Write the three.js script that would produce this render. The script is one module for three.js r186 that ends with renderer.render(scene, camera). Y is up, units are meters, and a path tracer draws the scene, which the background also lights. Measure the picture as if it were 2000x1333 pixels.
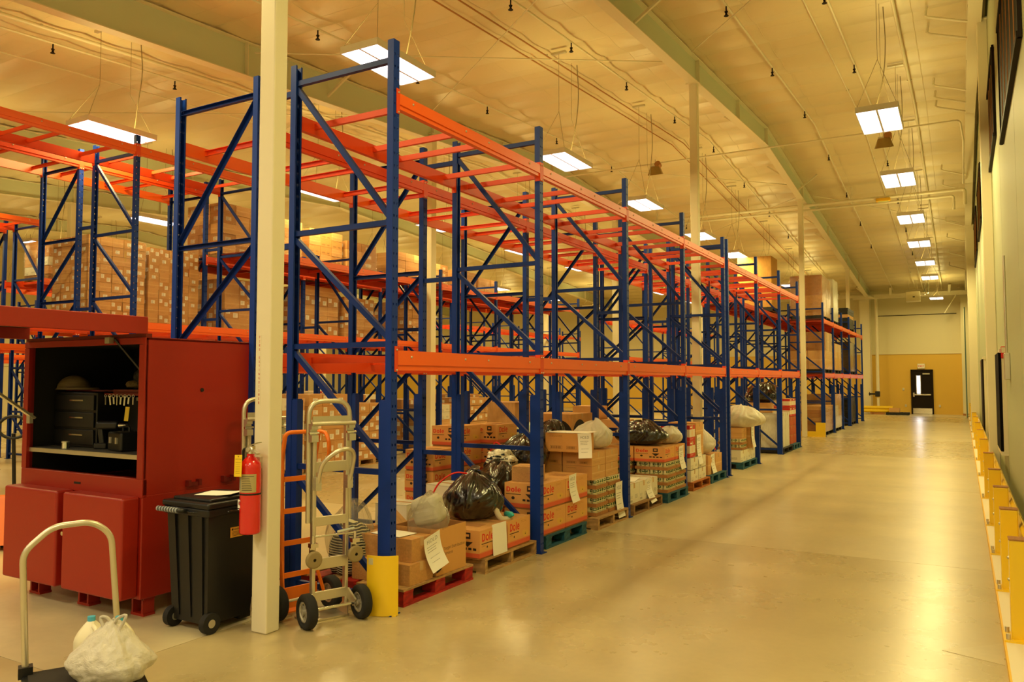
import * as THREE from 'three';
import { RoundedBoxGeometry } from 'three/addons/geometries/RoundedBoxGeometry.js';
import { mergeGeometries, mergeVertices } from 'three/addons/utils/BufferGeometryUtils.js';
import { ImprovedNoise } from 'three/addons/math/ImprovedNoise.js';
import { RectAreaLightUniformsLib } from 'three/addons/lights/RectAreaLightUniformsLib.js';
RectAreaLightUniformsLib.init();

// ---------- camera, exposure, sky ----------
const scene = new THREE.Scene();
const H0 = 1.8275, PITCH = 0.0506, YAW = 0.5215;
const camera = new THREE.PerspectiveCamera(2 * Math.atan(666.5 / 1530) * 180 / Math.PI, 2000 / 1333, 0.05, 200);
camera.position.set(0, H0, 0);
camera.rotation.set(PITCH, YAW, 0, 'YXZ');
const renderer = new THREE.WebGLRenderer({ antialias: true });
renderer.toneMapping = THREE.LinearToneMapping;
renderer.toneMappingExposure = 2.0;
renderer.shadowMap.enabled = true;
scene.background = new THREE.Color(0x000000);
// light of the lamps (linear), warm; the lamps behind the camera are cooler
const WARM = new THREE.Color().setRGB(1.0, 0.8, 0.28), COOL = new THREE.Color().setRGB(1.0, 0.86, 0.56);
const DOWN = 27, UP = 7, NEARDOWN = 30;

// ---------- helpers ----------
function rng(seed) { let s = seed >>> 0; return () => { s = (s + 0x6D2B79F5) | 0; let t = Math.imul(s ^ (s >>> 15), 1 | s); t = (t + Math.imul(t ^ (t >>> 7), 61 | t)) ^ t; return ((t ^ (t >>> 14)) >>> 0) / 4294967296; }; }
const PN = new ImprovedNoise();
const noise = (x, y, z) => PN.noise(x, y, z);
const fbm = (x, y, z, o = 4) => { let a = .5, f = 1, s = 0; for (let i = 0; i < o; i++) { s += a * noise(x * f, y * f, z * f); a *= .5; f *= 2.03; } return s; };
const used = new Map();
function numbered(name) { const n = used.get(name) || 0; used.set(name, n + 1); return n ? name + '_' + String(n).padStart(3, '0') : name; }
const V = (x, y, z) => new THREE.Vector3(x, y, z);
function shadow(m) { m.castShadow = true; m.receiveShadow = true; return m; }
function T(name, label, category, [x, y, z] = [0, 0, 0], ry = 0, group) {
  const o = new THREE.Group(); o.name = numbered(name); o.position.set(x, y, z); o.rotation.y = ry;
  o.userData = { label, category }; if (group) o.userData.group = group; scene.add(o); return o;
}
function S(name, parent = scene) { const o = new THREE.Group(); o.name = parent === scene ? numbered(name) : name; if (parent === scene) o.userData = { kind: 'structure' }; parent.add(o); return o; }
function SM(name, geo, mat) { const o = shadow(new THREE.Mesh(geo, mat)); o.name = numbered(name); o.userData = { kind: 'structure' }; scene.add(o); return o; }
function TM(name, label, category, geo, mat, [x, y, z] = [0, 0, 0], ry = 0, group) {
  const o = shadow(new THREE.Mesh(geo, mat)); o.name = numbered(name); o.position.set(x, y, z); o.rotation.y = ry;
  o.userData = { label, category }; if (group) o.userData.group = group; scene.add(o); return o;
}
function P(parent, name, geo, mat, pos = [0, 0, 0], rot = [0, 0, 0]) {
  const m = shadow(new THREE.Mesh(geo, mat)); m.name = name; m.position.set(...pos); m.rotation.set(...rot); parent.add(m); return m;
}
function PG(parent, name, pos = [0, 0, 0], rot = [0, 0, 0]) { const m = new THREE.Group(); m.name = name; m.position.set(...pos); m.rotation.set(...rot); parent.add(m); return m; }
// box with uv in metres; y0 = bottom at 0 when base is true
function bx(w, h, d, x = 0, y = 0, z = 0) {
  const g = new THREE.BoxGeometry(w, h, d), uv = g.attributes.uv, n = g.attributes.normal;
  for (let i = 0; i < uv.count; i++) {
    const ax = Math.abs(n.getX(i)) > .5, ay = Math.abs(n.getY(i)) > .5;
    uv.setXY(i, uv.getX(i) * (ax ? d : w), uv.getY(i) * (ay ? d : h));
  }
  g.translate(x, y, z); return g;
}
const cache = new Map();
function C(key, fn) { if (!cache.has(key)) cache.set(key, fn()); return cache.get(key); }
const bxc = (w, h, d) => C(`b${w.toFixed(3)},${h.toFixed(3)},${d.toFixed(3)}`, () => bx(w, h, d));
function rbx(w, h, d, r = .004, s = 1) { return C(`r${w.toFixed(3)},${h.toFixed(3)},${d.toFixed(3)},${r},${s}`, () => new RoundedBoxGeometry(w, h, d, s, r)); }
function cyl(r1, r2, h, n = 20) { return C(`c${r1},${r2},${h},${n}`, () => new THREE.CylinderGeometry(r1, r2, h, n)); }
function tube(pts, r, seg = 40, rad = 10, tension) {
  const c = new THREE.CatmullRomCurve3(pts.map(p => V(...p)), false, 'catmullrom', tension ?? .5);
  return new THREE.TubeGeometry(c, seg, r, rad, false);
}
// polyline tube with rounded corners of radius c
function bend(pts, r, c = .06, rad = 12, perCorner = 6) {
  const p = pts.map(a => V(...a)), out = [p[0]];
  for (let i = 1; i < p.length - 1; i++) {
    const a = p[i].clone().sub(p[i - 1]), b = p[i + 1].clone().sub(p[i]);
    const k = Math.min(c, a.length() * .49, b.length() * .49); a.normalize(); b.normalize();
    const s = p[i].clone().addScaledVector(a, -k), e = p[i].clone().addScaledVector(b, k);
    for (let j = 0; j <= perCorner; j++) { const t = j / perCorner; out.push(s.clone().multiplyScalar((1 - t) * (1 - t)).addScaledVector(p[i], 2 * t * (1 - t)).addScaledVector(e, t * t)); }
  }
  out.push(p[p.length - 1]);
  const path = new THREE.CurvePath(); for (let i = 0; i < out.length - 1; i++) path.add(new THREE.LineCurve3(out[i], out[i + 1]));
  return sweep(out, r, rad);
}
function sweep(pts, r, rad = 12) {
  const pos = [], nor = [], idx = []; let up = V(0.13, .97, .21);
  for (let i = 0; i < pts.length; i++) {
    const t = pts[Math.min(i + 1, pts.length - 1)].clone().sub(pts[Math.max(i - 1, 0)]).normalize();
    const s = up.clone().addScaledVector(t, -up.dot(t)).normalize(), b = t.clone().cross(s); up = s;
    for (let j = 0; j < rad; j++) { const a = j / rad * Math.PI * 2, n = s.clone().multiplyScalar(Math.cos(a)).addScaledVector(b, Math.sin(a)); nor.push(n.x, n.y, n.z); pos.push(pts[i].x + n.x * r, pts[i].y + n.y * r, pts[i].z + n.z * r); }
  }
  for (let i = 0; i < pts.length - 1; i++) for (let j = 0; j < rad; j++) { const a = i * rad + j, b = i * rad + (j + 1) % rad, c = a + rad, d = b + rad; idx.push(a, b, d, a, d, c); }
  const n0 = pos.length / 3;
  for (const e of [0, pts.length - 1]) {
    const k = pos.length / 3; pos.push(pts[e].x, pts[e].y, pts[e].z); const t = pts[e ? e : 1].clone().sub(pts[e ? e - 1 : 0]).normalize().multiplyScalar(e ? 1 : -1); nor.push(t.x, t.y, t.z);
    for (let j = 0; j < rad; j++) { const a = e * rad + j, b = e * rad + (j + 1) % rad; e ? idx.push(k, a, b) : idx.push(k, b, a); }
  }
  const g = new THREE.BufferGeometry(); g.setAttribute('position', new THREE.Float32BufferAttribute(pos, 3)); g.setAttribute('normal', new THREE.Float32BufferAttribute(nor, 3));
  g.setAttribute('uv', new THREE.Float32BufferAttribute(new Float32Array(pos.length / 3 * 2), 2)); g.setIndex(idx); return g;
}
// straight bar of rectangular section between two points: a = first section size (across, roughly vertical), b = second
function bar(p, q, a, b, hint = V(0, 0, 1)) {
  const A = V(...p), B = V(...q), L = A.distanceTo(B), g = bx(a, L, b);
  const y = B.clone().sub(A).normalize(), x = y.clone().cross(hint).normalize(), z = x.clone().cross(y);
  const m = new THREE.Matrix4().makeBasis(x, y, z).setPosition(A.clone().add(B).multiplyScalar(.5)); g.applyMatrix4(m); return g;
}
function lathe(pts, n = 24) { return new THREE.LatheGeometry(pts.map(p => new THREE.Vector2(p[0], p[1])), n); }
function merge(list) { return mergeGeometries(list.map(g => { const k = g.index ? g.toNonIndexed() : g.clone(); for (const a of Object.keys(k.attributes)) if (!['position', 'normal', 'uv'].includes(a)) k.deleteAttribute(a); if (!k.attributes.uv) k.setAttribute('uv', new THREE.Float32BufferAttribute(new Float32Array(k.attributes.position.count * 2), 2)); return k; })); }
const ORD = ['first', 'second', 'third', 'fourth', 'fifth', 'sixth', 'seventh', 'eighth', 'ninth', 'tenth', 'eleventh', 'twelfth', 'thirteenth', 'fourteenth', 'fifteenth', 'sixteenth'];

// ---------- textures ----------
function dataTex(w, h, fn, srgb = true, rep = true) {
  const d = new Uint8Array(w * h * 4);
  for (let y = 0; y < h; y++) for (let x = 0; x < w; x++) { const c = fn(x / w, y / h, x, y), i = (y * w + x) * 4; d[i] = c[0]; d[i + 1] = c[1]; d[i + 2] = c[2]; d[i + 3] = c[3] ?? 255; }
  const t = new THREE.DataTexture(d, w, h); t.magFilter = THREE.LinearFilter; t.minFilter = THREE.LinearMipmapLinearFilter; t.generateMipmaps = true;
  if (srgb) t.colorSpace = THREE.SRGBColorSpace; if (rep) t.wrapS = t.wrapT = THREE.RepeatWrapping; t.needsUpdate = true; return t;
}
// noise that tiles over the unit square
function tnoise(u, v, f, seed = 0, o = 4) {
  let a = .5, s = 0;
  for (let i = 0; i < o; i++) {
    const x = u * f, y = v * f, k = v2 => PN.noise(v2[0], v2[1], seed + i * 7.3);
    const wx = u, wy = v;
    s += a * ((1 - wx) * (1 - wy) * k([x, y]) + wx * (1 - wy) * k([x - f, y]) + (1 - wx) * wy * k([x, y - f]) + wx * wy * k([x - f, y - f]));
    a *= .5; f *= 2;
  }
  return s;
}
const hex = h => [(h >> 16) & 255, (h >> 8) & 255, h & 255];
const mixc = (a, b, t) => a.map((x, i) => x + (b[i] - x) * t);
const clamp = x => Math.max(0, Math.min(255, x));
function canvasTex(w, h, draw) {
  const c = document.createElement('canvas'); c.width = w; c.height = h; const g = c.getContext('2d'); draw(g, w, h);
  const t = new THREE.CanvasTexture(c); t.colorSpace = THREE.SRGBColorSpace; t.anisotropy = 8; return t;
}
const std = (color, roughness = .6, o = {}) => new THREE.MeshStandardMaterial({ color, roughness, ...o });
const phys = (color, roughness = .6, o = {}) => new THREE.MeshPhysicalMaterial({ color, roughness, ...o });
function rep(t, x, y) { const k = t.clone(); k.repeat.set(x, y); k.needsUpdate = true; return k; }

const fiber = dataTex(256, 256, (u, v) => { const n = tnoise(u, v, 6, 1, 5) * .5 + tnoise(u, v * .25, 40, 5, 2) * .5; const k = 232 + n * 70; return [clamp(k), clamp(k), clamp(k)]; });
const grain = dataTex(256, 256, (u, v) => { const n = tnoise(u, v, 3, 2, 3), l = Math.sin((v * 14 + n * 2.2) * 6.283) * .5 + tnoise(u, v, 24, 9, 3); const k = 205 + l * 34 + n * 36; return [clamp(k), clamp(k - 6), clamp(k - 14)]; });
const speck = dataTex(256, 256, (u, v) => { const n = tnoise(u, v, 48, 3, 3); const k = 228 + n * 60; return [clamp(k), clamp(k), clamp(k)]; }, false);
const concrete = dataTex(1024, 1024, (u, v) => {
  const a = tnoise(u, v, 4, 4, 5), b = tnoise(u, v, 11, 8, 5), c = tnoise(u, v, 90, 6, 2), s = tnoise(u, v, 7, 15, 3);
  let k = 1 + a * .17 + b * .08 + c * .05; k *= 1 + s * .06;
  return [clamp(196 * k), clamp(181 * k), clamp(142 * k)];
});
const concreteR = dataTex(512, 512, (u, v) => { const a = tnoise(u, v, 5, 14, 5), b = tnoise(u, v, 30, 18, 3); const k = 108 + a * 34 + b * 14; return [0, clamp(k), 0]; }, false);
const seams = dataTex(1024, 1024, (u, v) => { const a = tnoise(u, v, 9, 21, 5), w = tnoise(u, v, 5, 33, 3) * .006, d = Math.min(Math.abs((u + w) * 2 % 1 - .5), Math.abs((v + w) * 4 % 1 - .5) * .5), l = Math.max(0, 1 - d / .006); const k = 150 + a * 90 - l * 70; return [clamp(k), clamp(k), clamp(k)]; }, false);
const wrink = dataTex(512, 512, (u, v) => { const a = tnoise(u, v * 1, 7, 21, 5), r = 1 - Math.abs(tnoise(u, v, 10, 25, 4)) * 3; const k = 128 + a * 110 + r * 40; return [clamp(k), clamp(k), clamp(k)]; }, false);

// ---------- materials ----------
const M = {
  concrete: std(0xffffff, 1, { map: rep(concrete, 1 / 6, 1 / 6), roughnessMap: rep(concreteR, 1 / 5, 1 / 5), roughness: .7 }),
  concrete2: std(0xf6f4ee, 1, { map: rep(concrete, 1 / 6.5, 1 / 6.5), roughnessMap: rep(concreteR, 1 / 5, 1 / 5), roughness: .74 }),
  concrete3: std(0xe9e4d6, 1, { map: rep(concrete, 1 / 5.5, 1 / 5.5), roughnessMap: rep(concreteR, 1 / 5, 1 / 5), roughness: .66 }),
  subfloor: std(0x4d4636, .9),
  ceilingM: std(0xdccca2, .36, { bumpMap: rep(seams, 1 / 2.44, 1 / 2.44), bumpScale: .016 }),
  girder: std(0xc9cfae, .5),
  whitePaint: std(0xe2d8b8, .42),
  wallCream: std(0xe0d6b0, .5, { bumpMap: rep(speck, 1, 1), bumpScale: .0008 }),
  wallOchre: std(0xddb347, .5, { bumpMap: rep(speck, 1, 1), bumpScale: .0008 }),
  wallGreen: phys(0xb9bf9c, .55, { specularIntensity: .5 }),
  tealTrim: std(0x5f7f74, .5),
  curb: std(0xe6ddc0, .55),
  darkFrame: phys(0x1e150e, .6, { specularIntensity: .3 }),
  glassDark: phys(0x090807, .65, { specularIntensity: .15 }),
  glass: phys(0xffffff, .04, { transmission: 1, thickness: 0 }),
  blue: phys(0x11338a, .4, { specularIntensity: .45 }),
  blue2: phys(0x0f2d78, .42, { specularIntensity: .45 }),
  orange: phys(0xf26214, .4, { clearcoat: .2, clearcoatRoughness: .3 }),
  orangeDeep: phys(0xe04410, .42),
  zinc: std(0xcfc9b4, .35, { metalness: .75 }),
  alu: std(0xd4ccb4, .34, { metalness: .8 }),
  chrome: std(0xe2e0d8, .15, { metalness: 1 }),
  red: phys(0x9c1d07, .45, { clearcoat: .12, clearcoatRoughness: .4, bumpMap: rep(speck, 3, 3), bumpScale: .0003 }),
  redDark: std(0x6c150b, .5),
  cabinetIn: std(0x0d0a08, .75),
  blackPlastic: std(0x0c0c0c, .42),
  blackRubber: std(0x161412, .75),
  binBlack: phys(0x0d0d0f, .42, { bumpMap: rep(speck, 4, 4), bumpScale: .0004 }),
  yellow: phys(0xf0c81e, .35, { clearcoat: .2 }),
  yellowDull: std(0xeab81c, .5),
  extRed: phys(0xd31414, .2, { clearcoat: .8, clearcoatRoughness: .1 }),
  truckOrange: phys(0xef7a1a, .35),
  tyre: std(0x1b1a18, .85, { bumpMap: rep(speck, 12, 12), bumpScale: .002 }),
  hub: std(0xb9b3a2, .45, { metalness: .5 }),
  tanRubber: std(0x8f7c52, .7),
  card: std(0xd79d58, .75, { map: fiber }),
  cardDark: std(0xbd8145, .78, { map: fiber }),
  cardPale: std(0xd9a565, .75, { map: fiber }),
  cardInside: std(0xa87440, .85),
  whiteCard: std(0xe9e4d2, .7, { map: fiber }),
  paper: std(0xf3efe4, .8, { side: THREE.DoubleSide }),
  cable: std(0x8f7d58, .6),
  tape: phys(0xcfa874, .25),
  woodRed: std(0xd0251a, .7, { map: grain }),
  woodRaw: std(0xdcb276, .8, { map: grain }),
  woodGrey: std(0xb48a55, .82, { map: grain }),
  woodBlue: std(0x1f6b8c, .72, { map: grain }),
  woodOrange: std(0xd9822f, .75, { map: grain }),
  bagBlack: phys(0x060505, .26, { clearcoat: 1, clearcoatRoughness: .12, bumpMap: rep(wrink, 2, 2), bumpScale: .006 }),
  bagWhite: phys(0xe9e3d2, .4, { transmission: .35, thickness: 0, bumpMap: rep(wrink, 2, 2), bumpScale: .008, side: THREE.DoubleSide }),
  bagClear: phys(0xf4f2ea, .16, { transmission: .93, thickness: 0, bumpMap: rep(wrink, 2, 2), bumpScale: .014, side: THREE.DoubleSide }),
  film: phys(0xffffff, .12, { transmission: 1, thickness: 0, bumpMap: rep(wrink, 1.4, 1.4), bumpScale: .012, side: THREE.DoubleSide }),
  redTie: phys(0xe01f17, .3),
  can: std(0xd9cf9a, .35, { metalness: .2 }),
  canLid: std(0xd9d6cc, .3, { metalness: .9 }),
  cansGreen: std(0x2d5a2f, .5),
  lampGlow: new THREE.MeshStandardMaterial({ color: 0xffffff, emissive: 0xfdf6ff, emissiveIntensity: 1.6, roughness: .4 }),
  lampHousing: std(0xece8dc, .4),
  exitGlow: null,
  black: std(0x0a0a0a, .5),
};
// ================= SETTING =================
const X_R = .5, X_L = -43, Z_N = 9, Z_F = -48.4, RIDGE = -21.5;
const ceilY = z => 8.72 - .067 * Math.abs(z - RIDGE);
// floor: slabs with saw-cut joints
{
  const f = S('floor'), tones = [M.concrete, M.concrete2, M.concrete3];
  const xs = [-43.2, -36.5, -30, -23.5, -17, -10.6, -4.75, 1.4], zs = [9.4, 3.6, -2.9, -8.9, -14.95, -21, -27.1, -33.2, -39.3, -45, -48.8];
  for (let i = 0; i < xs.length - 1; i++) for (let j = 0; j < zs.length - 1; j++) {
    const w = xs[i + 1] - xs[i] - .006, d = zs[j] - zs[j + 1] - .006, cx = (xs[i] + xs[i + 1]) / 2, cz = (zs[j] + zs[j + 1]) / 2;
    const g = bx(w, .2, d, cx, -.1, cz), uv = g.attributes.uv, p = g.attributes.position;
    for (let k = 0; k < uv.count; k++) uv.setXY(k, p.getX(k) + i * 1.3, p.getZ(k) + j * 2.1 + p.getY(k));
    P(f, 'floor_slab', g, tones[(i * 5 + j * 7 + (j === 3 ? 1 : 0)) % 3]);
  }
  const tri = new THREE.Shape(); tri.moveTo(-.166, 6.141); tri.lineTo(.19, 6.5); tri.lineTo(.19, 6.02); tri.closePath();
  P(f, 'floor_patch', new THREE.ExtrudeGeometry(tri, { depth: .002, bevelEnabled: false }).rotateX(-Math.PI / 2), M.concrete2, [0, 0, 0]);
  P(f, 'subfloor', bx(45, .1, 59, -21, -.155, -19.7), M.subfloor);
}
// ceiling: insulation blanket sagging between purlins, strip by strip
{
  const c = S('ceiling'), step = 1.06;
  for (let z0 = 9.2, k = 0; z0 > -48.7; z0 -= step, k++) {
    const z1 = Math.max(z0 - step, -48.8), n = 6, pos = [], idx = [], uv = [], W = [X_L - .3, .9];
    const xn = 22;
    for (let a = 0; a <= n; a++) for (let b = 0; b <= xn; b++) {
      const t = a / n, z = z0 + (z1 - z0) * t, x = W[0] + (W[1] - W[0]) * b / xn;
      const sag = Math.sin(Math.PI * t) * (.05 + .03 * noise(x * .7, k * 3.1, 0)) + .012 * noise(x * 1.7, z * 2.1, 3);
      pos.push(x, ceilY(z) - sag, z); uv.push(x, z);
    }
    for (let a = 0; a < n; a++) for (let b = 0; b < xn; b++) { const i = a * (xn + 1) + b, j = i + xn + 1; idx.push(i, i + 1, j + 1, i, j + 1, j); }
    const g = new THREE.BufferGeometry(); g.setAttribute('position', new THREE.Float32BufferAttribute(pos, 3)); g.setAttribute('uv', new THREE.Float32BufferAttribute(uv, 2)); g.setIndex(idx); g.computeVertexNormals();
    const roof = bx(W[1] - W[0], .12, Math.abs(z1 - z0), (W[0] + W[1]) / 2, 0, 0); roof.rotateX(Math.atan(.067 * ((z0 + z1) / 2 > RIDGE ? 1 : -1)));
    roof.translate(0, ceilY((z0 + z1) / 2) + .075, (z0 + z1) / 2);
    P(c, 'ceiling_panel', merge([g, roof]), M.ceilingM);
  }
}
// walls
{
  const far = S('wall_far');
  P(far, 'upper_wall', bx(45, 6.2, .3, -21.3, 3.3 + 3.1, Z_F - .15), M.wallCream);
  P(far, 'lower_wall', bx(45, 3.3, .3, -21.3, 1.65, Z_F - .15), M.wallOchre);
  P(far, 'wall_cap', bx(45, .05, .05, -21.3, 3.31, Z_F + .02), M.wallCream);
  P(far, 'panel_joint', bx(4.0, .035, .02, -2.2, 5.45, Z_F + .01), M.darkFrame);
  const left = S('wall_left'); P(left, 'wall_panel', bx(.3, 9, 58.5, X_L - .15, 4.5, -19.7), M.wallCream);
  for (let z = 6; z > -48; z -= 6) P(left, 'wall_seam', bx(.03, 8, .05, X_L + .01, 4, z), M.whitePaint);
  for (const [y, h] of [[5.35, .12], [2.6, .05]]) P(left, 'wall_girt', bx(.06, h, 58, X_L + .03, y, -19.7), M.whitePaint);
  const near = S('wall_near'); P(near, 'wall_panel', bx(45, 9, .3, -21.3, 4.5, Z_N + .15), M.wallCream);
  // right wall: stem wall below, insulated panels above with joints, window and door openings as recessed dark frames
  const right = S('wall_right');
  const panels = [[9.3, 3], [3, -3], [-3, -9], [-9, -12.2], [-12.2, -18], [-18, -23], [-23, -29], [-29, -35], [-35, -41], [-41, -48.5]];
  for (const [a, b] of panels) P(right, 'wall_panel', bx(.22, 8.7, a - b - .02, X_R + .11, .35 + 4.35, (a + b) / 2), M.wallGreen);
  P(right, 'wall_backing', bx(.1, 9, 58.4, X_R + .28, 4.5, -19.6), M.wallCream);
  const stem = S('trim_1'); P(stem, 'stem_wall', bx(.34, .34, 57.8, X_R + .1, .17, -19.6), M.curb); P(stem, 'stem_edge', bx(.02, .02, 57.8, X_R - .075, .345, -19.6), M.yellowDull);
  const cb = S('trim_2'); P(cb, 'curb', bx(.25, .05, 57.6, .335, .025, -19.6), M.curb); P(cb, 'curb_edge', bx(.012, .051, 57.6, .205, .0255, -19.6), M.yellowDull);
}
// pilaster and standpipe beside the far wall
{
  const w = S('wall_pier'); P(w, 'pier', bx(.5, 6.6, .9, -4.65, 3.3, Z_F + .45), M.whitePaint);
  const r = S('wall_corner'); P(r, 'corner_panel', bx(.62, 6.5, .9, .3, 3.25, Z_F + .45), M.wallCream); P(r, 'corner_base', bx(.64, .1, .92, .3, .05, Z_F + .46), M.cardDark);
}
// girders with stiffeners along z (two slopes), columns under them
function girder(x, depth = .5, flange = .2) {
  const g = S('roof_beam'); if (Math.abs(x + 10.95) < .1) depth = .62;
  for (const [a, b] of [[Z_N, RIDGE], [RIDGE, Z_F]]) {
    const ya = ceilY(a) - .06, yb = ceilY(b) - .06;
    P(g, 'web', bar([x, ya - depth / 2, a], [x, yb - depth / 2, b], .014, depth, V(0, 1, 0)), M.girder);
    for (const o of [.01, depth]) P(g, 'flange', bar([x, ya - o, a], [x, yb - o, b], flange, .016, V(0, 1, 0)), M.whitePaint);
  }
  for (const z of [-4.1, -9.5, -15.15, -18.4, RIDGE, -26.9, -32.6, -38, -43]) P(g, 'stiffener', bx(flange - .02, depth, .014, x, ceilY(z) - .06 - depth / 2, z), M.whitePaint);
  return g;
}
const GX = [.32, -4.48, -10.95, -19.67, -25.6, -32.2];
for (const x of GX) girder(x, x > 0 ? .42 : .5);
// flange braces between girder bottom flange and purlin
for (const x of [-4.46, -11]) {
  const b = S('roof_beam_brace');
  for (const [z, s] of [[-8.4, -1], [-11.6, 1], [-19.6, -1], [-24.6, -1], [-26, 1], [-31, -1], [-33.6, -1]]) P(b, 'brace', bar([x, ceilY(z) - .54, z], [x + s * .62, ceilY(z) - .06, z - .1], .045, .045), M.whitePaint);
}
{
  const b = S('roof_beam_brace');
  for (const z of [-9.2, -14.9, -15.8, -19.4, -20.5, -21.4, -26.6, -28.2, -33, -35.6, -38.5, -41.4]) {
    P(b, 'brace', sweep([V(-.38, ceilY(z) - .06, z), V(-.40, ceilY(z) - .2, z), V(-.36, ceilY(z) - .24, z), V(.26, ceilY(z) - .46, z)], .022, 8), M.whitePaint);
  }
}
// columns (square tubes with base plates)
function column(x, z, w = .155, d = .14, h = null) {
  const c = S('column'), top = h ?? ceilY(z) - .57;
  P(c, 'shaft', new RoundedBoxGeometry(w, top, d, 2, .012).translate(x, top / 2, z), M.whitePaint);
  P(c, 'cap_plate', bx(w + .1, .02, d + .1, x, top, z), M.whitePaint);
  return c;
}
const col1 = column(-4.465, -4.15, .155, .13);
for (const z of [-15.1, -26.95, -38.95]) column(-4.5, z);
for (const z of [-15.15, -26.7, -38]) column(-10.95, z, .2, .2);
for (const [x, z] of [[-19.67, -15.15], [-25.6, -15.15], [-19.67, -26.7], [-19.67, -38], [-25.6, -27], [-25.6, -38], [-32.2, -27], [-32.2, -15.2]]) column(x, z, .22, .25);
for (const [x, z, w] of [[.425, -15.1, .15], [.37, -33, .28], [.425, -43, .15]]) column(x, z, w, .3, ceilY(z) - .45);
// ---- high windows in the right wall
let winN = 0, doorN = 0;
function highWindow(zc, len, yb, h) {
  const o = S('window_' + (++winN)); used.set('window_' + winN, 1);
  P(o, 'window_glass', bx(.02, h, len, X_R - .012, yb + h / 2, zc), M.glassDark);
  for (const dz of [-len / 2, len / 2]) P(o, 'window_frame', bx(.03, h + .1, .06, X_R - .02, yb + h / 2, zc + dz), M.darkFrame);
  for (const dy of [-.02, h]) P(o, 'window_frame', bx(.05, .06, len, X_R - .02, yb + dy, zc), dy ? M.darkFrame : M.whitePaint);
  const n = Math.round(len / .6); for (let i = 1; i < n; i++) P(o, 'mullion', bx(.008, h, .02, X_R - .026, yb + h / 2, zc - len / 2 + len * i / n), M.cardDark);
}
highWindow(-9.3, 3.4, 4.72, 1.35); highWindow(-14.2, 2.9, 5.3, 1.2); highWindow(-23.2, 3.6, 5.7, 1.25); highWindow(-29.5, 4, 5.8, 1.3);
// ---- low dark doors and windows in the right wall
function sideOpening(zc, len, y0, y1, door) {
  const o = S(door ? 'door_' + (++doorN) : 'window_' + (++winN));
  P(o, door ? 'door_leaf' : 'window_glass', bx(.09, y1 - y0, len, X_R - .04, (y0 + y1) / 2, zc), door ? M.darkFrame : M.glassDark);
  for (const s of [-1, 1]) P(o, 'frame', bx(.06, y1 - y0 + .1, .07, X_R - .02, (y0 + y1) / 2, zc + s * len / 2), M.whitePaint);
  P(o, 'frame', bx(.06, .07, len + .14, X_R - .02, y1 + .03, zc), M.whitePaint);
  if (door) P(o, 'door_handle', bx(.06, .1, .03, X_R - .05, 1.05, zc + len * .38), M.zinc);
  else { P(o, 'sill', bx(.1, .05, len + .1, X_R - .03, y0 - .03, zc), M.whitePaint); P(o, 'middle_rail', bx(.06, .07, len, X_R - .02, y0 + (y1 - y0) * .62, zc), M.whitePaint); }
}
sideOpening(-12.8, 1.2, .9, 2.2, false); sideOpening(-23, 1.6, .34, 2.35, true);
{
  const o = S('door_' + (++doorN)); // tall teal door edge far down the right wall
  P(o, 'door_leaf', bx(.05, 5.4, 1.6, .16, 2.75, -45.2), M.tealTrim); P(o, 'frame', bx(.07, 5.5, .1, .15, 2.75, -46.05), M.whitePaint);
}
// ---- far door with window, exit sign over it
{
  const o = S('door_' + (++doorN)), zc = Z_F + .03, x0 = -2.44, x1 = -1.42, xm = (x0 + x1) / 2;
  for (const x of [x0, x1]) P(o, 'door_frame', bx(.07, 2.4, .12, x, 1.2, zc), M.darkFrame);
  P(o, 'door_frame', bx(x1 - x0 + .07, .07, .12, xm, 2.4, zc), M.darkFrame);
  P(o, 'door_leaf', bx(x1 - x0 - .07, 2.36, .05, xm, 1.18, zc), M.darkFrame);
  M.dayGlass = new THREE.MeshStandardMaterial({ color: 0xffffff, emissive: 0xfaf4ff, emissiveIntensity: 2.2, roughness: .2 });
  P(o, 'window_pane', bx(.16, .95, .02, x0 + .34, 1.62, zc + .03), M.dayGlass);
  for (const dx of [-.1, .1]) P(o, 'window_trim', bx(.03, 1.0, .03, x0 + .34 + dx, 1.62, zc + .03), M.zinc);
  P(o, 'push_bar', new RoundedBoxGeometry(.85, .08, .08, 2, .02).translate(xm, 1.06, zc + .07), M.chrome);
  P(o, 'lock_box', bx(.08, .22, .07, x0 + .1, 1.06, zc + .06), M.chrome);
  P(o, 'kick_plate', bx(x1 - x0 - .09, .3, .01, xm, .17, zc + .03), M.chrome);
  P(o, 'door_closer', bx(.34, .06, .07, x1 - .3, 2.2, zc + .06), M.zinc);
  const l = new THREE.RectAreaLight(new THREE.Color(1, .97, 1), 6, .16, .95); l.position.set(x0 + .34, 1.62, zc + .06); l.rotation.y = Math.PI; scene.add(l);
}
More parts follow.
